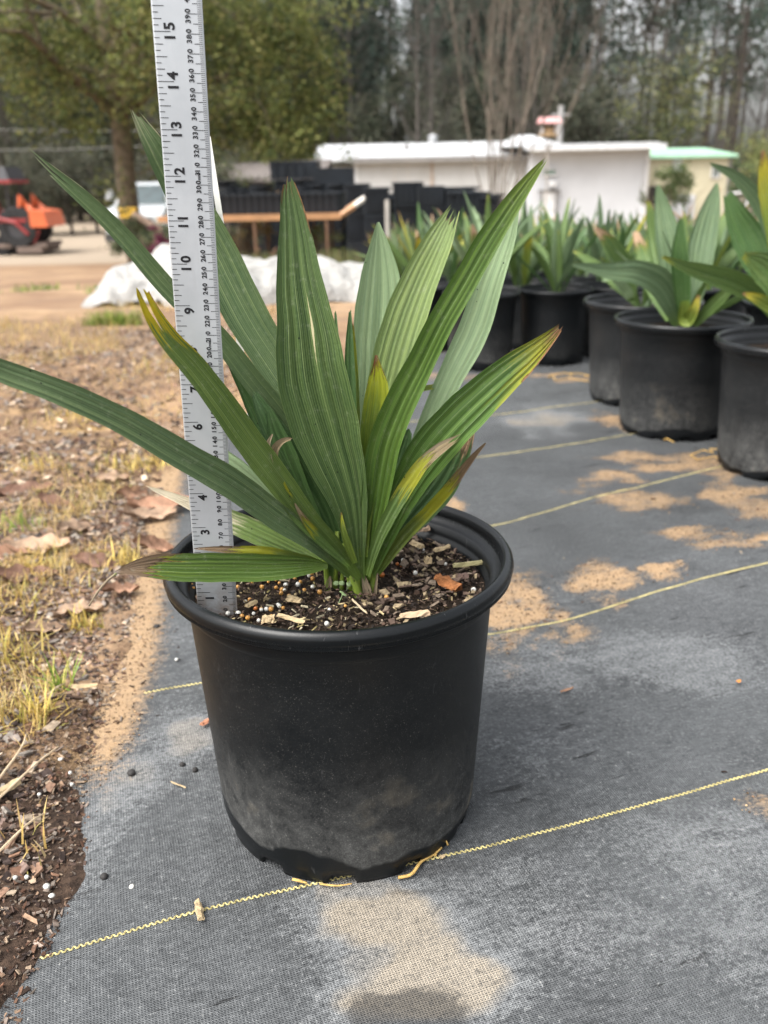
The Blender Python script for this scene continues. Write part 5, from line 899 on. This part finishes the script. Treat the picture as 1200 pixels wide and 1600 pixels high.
# the big tree
r = np.random.default_rng(3); bt = at(213, 383, 23.); t = empty('broadleaf_tree', (bt[0], 23., gz(23.)), 0, 'big olive green broadleaf tree left of centre, its thick trunk beside the truck', 'tree')
m = MB(); tips = []; zt = at(190, 190, 23.)[2]-gz(23.); x_t = at(188, 190, 23.)[0]-bt[0]
m.tube(crom([(0, 0, -.1), (.0, 0, .4), (-.06, 0, 1.0), (x_t, 0, zt), (x_t-.1, .1, zt+1.6), (x_t-.2, .2, zt+4.)], 16), np.linspace(.27, .16, 16), 14)
for d, L_, z_, rd in [((-1, -.2, .9), 2.8, zt, .14), ((1, -.3, .5), 3.0, zt+.1, .13), ((.3, -.4, 1.2), 3.2, zt+.4, .14), ((1, .2, .35), 3.6, zt+.9, .12), ((-.8, .3, .3), 3.2, zt+.8, .12), ((1., -.4, .8), 4., zt+1.5, .12), ((-.7, -.5, .6), 3.4, zt+1.4, .11), ((.6, .7, .5), 4, zt+1.2, .12), ((1.2, 0, .1), 3.6, zt+.5, .10), ((.9, -.6, .2), 3.4, zt+.2, .1), ((-.6, .8, .5), 3.4, zt+1.5, .1), ((0, 0, 1), 3.2, zt+3, .13)]:
    limb(m, r, (x_t, 0, z_), C_(*d), L_, rd, 3, .6, .0, tips)
m.build('trunk', barkm, t, True)
tips = np.array(tips); T2 = tips[r.integers(0, len(tips), 26000)]+r.normal(0, .24, (26000, 3))
# fill out the crown's right hand, drooping side
def lobes(spec, n, r):
    out = []
    for (px, py, Yq, rx, rz_) in spec:
        c = at(px, py, Yq)-C_(bt[0], 23., gz(23.)); k = int(n*rx*rz_); v = r.normal(0, .5, (k, 3)); out.append(c+v*C_(rx, rx*.8, rz_))
    return np.concatenate(out)
LB = lobes([(420, 110, 22.5, 1.5, 1.0), (480, 170, 22.5, 1.0, .8), (430, 215, 22.2, 1.2, .6), (380, 60, 23, 1.5, 1.), (350, 200, 22, 1.2, .6), (500, 120, 23, .7, .7), (260, 150, 22, 1.3, .7), (110, 150, 22, 1.5, .6), (70, 110, 22.5, 1.3, .7), (150, 60, 23, 1.6, .8), (440, 30, 23, 1.2, .8), (250, 60, 23, 1.5, .8), (40, 60, 23, .9, .5), (120, 200, 22, .9, .35), (300, 30, 23, 1.5, .9), (400, 165, 22, 1.4, .9), (470, 225, 22.2, .7, .4)], 2600, r)
# break the fill into clumps
cl = LB[r.integers(0, len(LB), 620)]; LB2 = cl[r.integers(0, 620, 24000)]+r.normal(0, .15, (24000, 3))
P = np.r_[T2, LB2]; cc = C_((.125, .15, .04), (.19, .20, .06), (.075, .10, .03), (.23, .21, .075), (.055, .08, .03)); ci = (np.abs(fbm(P[:, 0]*1.5, P[:, 2]*1.5+P[:, 1], 71, 3))*4).astype(int) % 5; cols = cc[np.where(r.random(len(P)) < .6, ci, r.integers(0, 5, len(P)))]*r.uniform(.7, 1.3, (len(P), 1))
m = MB(); leafcloud(m, P, .095, cols, r); m.build('crown', fol, t)
# shrubs at its foot
def shrub(px, py, Y_, rx, rz_, n, cols, lab, size=.07, name='shrub', cat='shrub', fm=fol):
    c = at(px, py, Y_); o = empty(name, (c[0], Y_, gz(Y_)), 0, lab, cat); r = np.random.default_rng(int(abs(px)+py)); zc_ = c[2]-gz(Y_)
    m = MB(); 
    for i in range(6): limb(m, r, (r.normal(0, .1), 0, 0), C_(r.normal(0, .4), r.normal(0, .4), 1), max(.3, zc_), .025, 1, .5, .2)
    m.build('stem', barkm, o); cl = r.normal(0, .48, (max(12, n//60), 3)); P = cl[r.integers(0, len(cl), n)]+r.normal(0, .13, (n, 3)); P = P*C_(rx, rx*.7, rz_)+C_(0, 0, zc_); P = P[P[:, 2] > .02]
    m = MB(); leafcloud(m, P, size, cols[r.integers(0, len(cols), len(P))]*r.uniform(.7, 1.3, (len(P), 1)), r); m.build('leaves', fm, o); return o
dkg = C_((.07, .09, .045), (.10, .12, .06), (.05, .065, .04), (.16, .17, .08)); olv = C_((.16, .19, .07), (.22, .24, .09), (.12, .15, .06), (.28, .27, .10))
shrub(225, 372, 19., .75, .45, 3000, dkg, 'dark twiggy shrub at the foot of the big tree'); shrub(250, 385, 15.5, .32, .22, 900, C_((.16, .03, .07), (.22, .05, .10), (.10, .03, .05)), 'low purplish shrub left of the ruler', .05)
shrub(1052, 290, 26., .52, .75, 2400, C_((.10, .14, .05), (.15, .18, .08), (.07, .10, .04)), 'small leafy tree in front of the cream shed', .08, 'small_tree', 'tree')
shrub(1195, 262, 47., 1.9, 1.9, 6000, olv, 'olive bush at the right edge beyond the shed', .12); shrub(1185, 300, 36., .9, .8, 2500, C_((.05, .08, .04), (.08, .12, .05)), 'dark green bush below the olive one at right', .1); shrub(400, 362, 10.8, .35, .28, 700, C_((.26, .17, .08), (.20, .20, .07), (.30, .22, .1)), 'brownish weedy bush under the orange trailer', .03); shrub(355, 372, 11.2, .3, .2, 600, dkg, 'dark weed under the left end of the trailer', .03)
shrub(330, 290, 19., .9, .6, 2500, dkg*.8, 'dark shrub behind the ruler beside the open shed'); shrub(485, 365, 10.6, .35, .22, 800, olv, 'green weed under the raised end of the trailer', .03)
# bare multi-stem tree
def bare_tree(name, x, Y_, lab, grp, stems, H_, seed, spread=.35, me=None, mat=barkg, r0=.07):
    r = np.random.default_rng(seed); o = empty(name, (x, Y_, gz(Y_)), 0, lab, 'tree', grp); m = MB()
    for i in range(stems): a = r.random()*6.28; limb(m, r, (r.normal(0, .1), r.normal(0, .1), -.05), C_(cos(a)*spread*r.random()*1.6, sin(a)*spread*r.random(), 1), H_*r.uniform(.7, 1), r0*r.uniform(.6, 1.2), 3, .33, .35, None, 6, 4, 4)
    m.build('trunk', mat, o); return o
bare_tree('bare_tree', at(775, 335, 19.)[0], 19., 'leafless many stemmed tree standing before the white building', None, 12, 5.6, 12, .26, mat=simple('pale_twigs', (.15, .125, .10), .85, .2, .3, 4), r0=.022)
# woodland behind: pines, bare trees and evergreens, each a thing
def pine_proto(seed, H_=15, c0_=.42):
    r = np.random.default_rng(seed); o = empty('pine_tree'); m = MB(); bend = r.normal(0, .25, 2)
    P = [(bend[0]*(t_**2), bend[1]*t_**2, t_*H_) for t_ in np.linspace(0, 1, 9)]; m.tube(P, np.linspace(.17, .05, 9), 7)
    cl = []
    for i in range(34):
        z_ = H_*(c0_+(1-c0_)*(i/34)**.9); a = r.random()*6.28; L_ = (H_-z_)*.22+.7+r.random()*.7; e = C_(bend[0]*(z_/H_)**2+cos(a)*L_, bend[1]*(z_/H_)**2+sin(a)*L_, z_+r.normal(.1, .25)); s_ = C_(bend[0]*(z_/H_)**2, bend[1]*(z_/H_)**2, z_-.2); m.tube([s_, (s_+e)/2+C_(0, 0, .1), e], [.04, .03, .012], 4, cap=False)
        for f in np.linspace(.35, 1.05, 5): cl.append(s_+(e-s_)*f)
    for i in range(10): z_ = H_*(.12+.3*r.random()); a = r.random()*6.28; m.bar((0, 0, z_), (cos(a)*.9, sin(a)*.9, z_+r.normal(0, .2)), .025, 3, .008)
    m.build('trunk', barkd, o); cl = np.array(cl); n = 3600; P = cl[r.integers(0, len(cl), n)]+r.normal(0, .24, (n, 3)); cc = C_((.050, .075, .058), (.065, .09, .07), (.038, .06, .048), (.075, .095, .07))
    m = MB(); leafcloud(m, P, .30, cc[r.integers(0, 4, n)]*r.uniform(.7, 1.3, (n, 1)), r, .28); m.build('crown', nee, o); return o
def broad_proto(seed, name, cols, H_=8, W_=2.2, n=5000, size=.16, z0=.25):
    r = np.random.default_rng(seed); o = empty(name); m = MB(); tips = []
    m.tube([(0, 0, 0), (.05, 0, H_*.3), (0, .1, H_*.7)], [.13, .10, .06], 7)
    for i in range(16): z_ = H_*(z0+.5*i/16); a = r.random()*6.28; limb(m, r, (0, 0, z_), C_(cos(a), sin(a), .45), W_*r.uniform(.7, 1.1), .05, 2, .5, .1, tips, 4, 4)
    m.build('trunk', barkd, o); tips = np.array(tips); P = tips[r.integers(0, len(tips), n)]+r.normal(0, .28, (n, 3)); m = MB(); leafcloud(m, P, size, cols[r.integers(0, len(cols), n)]*r.uniform(.65, 1.3, (n, 1)), r); m.build('crown', fol, o); return o
def bare_proto(seed, H_=9):
    r = np.random.default_rng(seed); o = empty('bare_tree'); m = MB(); P = crom([(0, 0, 0), (r.normal(0, .2), 0, H_*.4), (r.normal(0, .4), r.normal(0, .3), H_)], 10); m.tube(P, np.linspace(.09, .02, 10), 6)
    for i in range(34): k = int(r.integers(2, 10)); a = r.random()*6.28; limb(m, r, P[k], C_(cos(a), sin(a), .9), r.uniform(1.2, 2.6), .020, 2, .4, .25, None, 4, 3, 3)
    m.build('trunk', barkg, o); return o
pines = [pine_proto(s_, h_, c_) for s_, h_, c_ in ((1, 15, .40), (2, 17, .45), (3, 13, .34), (4, 16, .5))]
ever = [broad_proto(11, 'evergreen_tree', C_((.055, .070, .045), (.075, .090, .055), (.10, .10, .065)), 8, 2.3, 5200, .18), broad_proto(12, 'evergreen_tree', C_((.085, .09, .06), (.12, .115, .08), (.06, .07, .05)), 6.5, 2., 4200, .18, .12)]
gold = broad_proto(13, 'olive_tree', C_((.17, .175, .07), (.21, .20, .08), (.12, .135, .06)), 7.5, 1.9, 4200, .15, .3)
bares = [bare_proto(21, 9), bare_proto(22, 7.5), bare_proto(23, 11)]
used = set()
def put(proto, px, Y_, lab, cat, grp, sc=1.):
    o = proto if proto.name not in used else copy_tree(proto); used.add(proto.name)
    x = at(px, 340, Y_)[0]; o.location = (x, Y_, gz(Y_)-.05); o.rotation_euler = (0, 0, random.uniform(0, 6.28)); o.scale = (sc, sc, sc); return tag(o, lab, cat, grp)
rr = random.Random(5)
for i in range(84):
    px = -30+1260*((i*.618) % 1); Y_ = 52+rr.random()*26
    if (px > 930 and rr.random() < .66) or abs(px-628) < 30: continue
    put(pines[i % 4], px, Y_, 'tall dark pine in the wood behind the buildings, slender bare trunk', 'pine tree', 'pines in the wood', rr.uniform(.9, 1.2))
for i in range(34):
    px = -20+960*((i*.618+.3) % 1)
    if abs(px-628) < 26: continue
    put(ever[i % 2], px, 50+rr.random()*10, 'dull green understorey tree at the edge of the wood', 'tree', 'understorey trees at the wood edge', rr.uniform(.8, 1.15))
for i in range(26):
    px = -20+1240*((i*.618+.1) % 1)
    if abs(px-628) < 14: continue
    put(bares[i % 3], px, 48.5+rr.random()*9, 'leafless grey tree among the pines', 'bare tree', 'bare trees in the wood', rr.uniform(.8, 1.2))
put(gold, 1030, 50., 'pale olive leafed tree standing above the green shed roof', 'tree', None, 1.05)
for px, Y_, sc in ((652, 46.5, 1.05), (676, 47.5, 1.1)): put(bares[2], px, Y_, 'pale straight leafless tree behind the long white roof', 'bare tree', 'pale bare trunks behind the long roof', sc)
for px, Y_, sc in ((20, 40, .62), (60, 42, .7), (110, 41, .6), (150, 43, .66), (310, 40, .6), (-20, 41, .7), (270, 42, .7), (230, 44, .7), (350, 43, .6), (560, 49, .5), (610, 50, .5)): put(ever[1], px, Y_, 'dense low evergreen in the dark hedge line behind tractor and truck', 'tree', 'low evergreens behind the yard', sc)
# the far wood reads as one mass
m = MB(); N = 60000; x = rng.uniform(-42, 42, N); y = rng.uniform(80, 92, N); z = gz(80)+rng.random(N)**1.0*19; frac = x/y
keep = (fbm(x*.35, z*.5, 81, 4)+np.where(frac > .19, -.62, np.where(frac < -.33, .1, 1.1))-.45*(z < 9)*(frac > .19)-2.*(np.abs(frac-.021-.001*(z-10)) < .013)*(z > 5)-1.6*(np.abs(frac-.185) < .006)*(z > 2)-1.2*(np.abs(frac+.05) < .012)*(z > 9)) > -.1
P = np.stack([x, y, z], 1)[keep]; cw = C_((.030, .040, .032), (.042, .048, .040), (.055, .050, .043), (.068, .058, .048)); leafcloud(m, P, .75, cw[rng.integers(0, 4, len(P))], aspect=.5)
for i in range(90):
    xx = rng.uniform(-40, 40); yy = rng.uniform(79, 90); m.bar((xx, yy, gz(80)), (xx+rng.normal(0, .3), yy, 16), .2, 5, .1, col=(.10, .09, .08))
x = rng.uniform(-40, 40, 6000); y = rng.uniform(62, 80, 6000); z = gz(60)+rng.random(6000)*3.4; leafcloud(m, np.stack([x, y, z], 1), .5, cw[rng.integers(0, 4, 6000)])
tag(m.build('woodland', nee), 'far dark woodland behind the pines with gaps of white sky', 'woodland', kind='stuff')
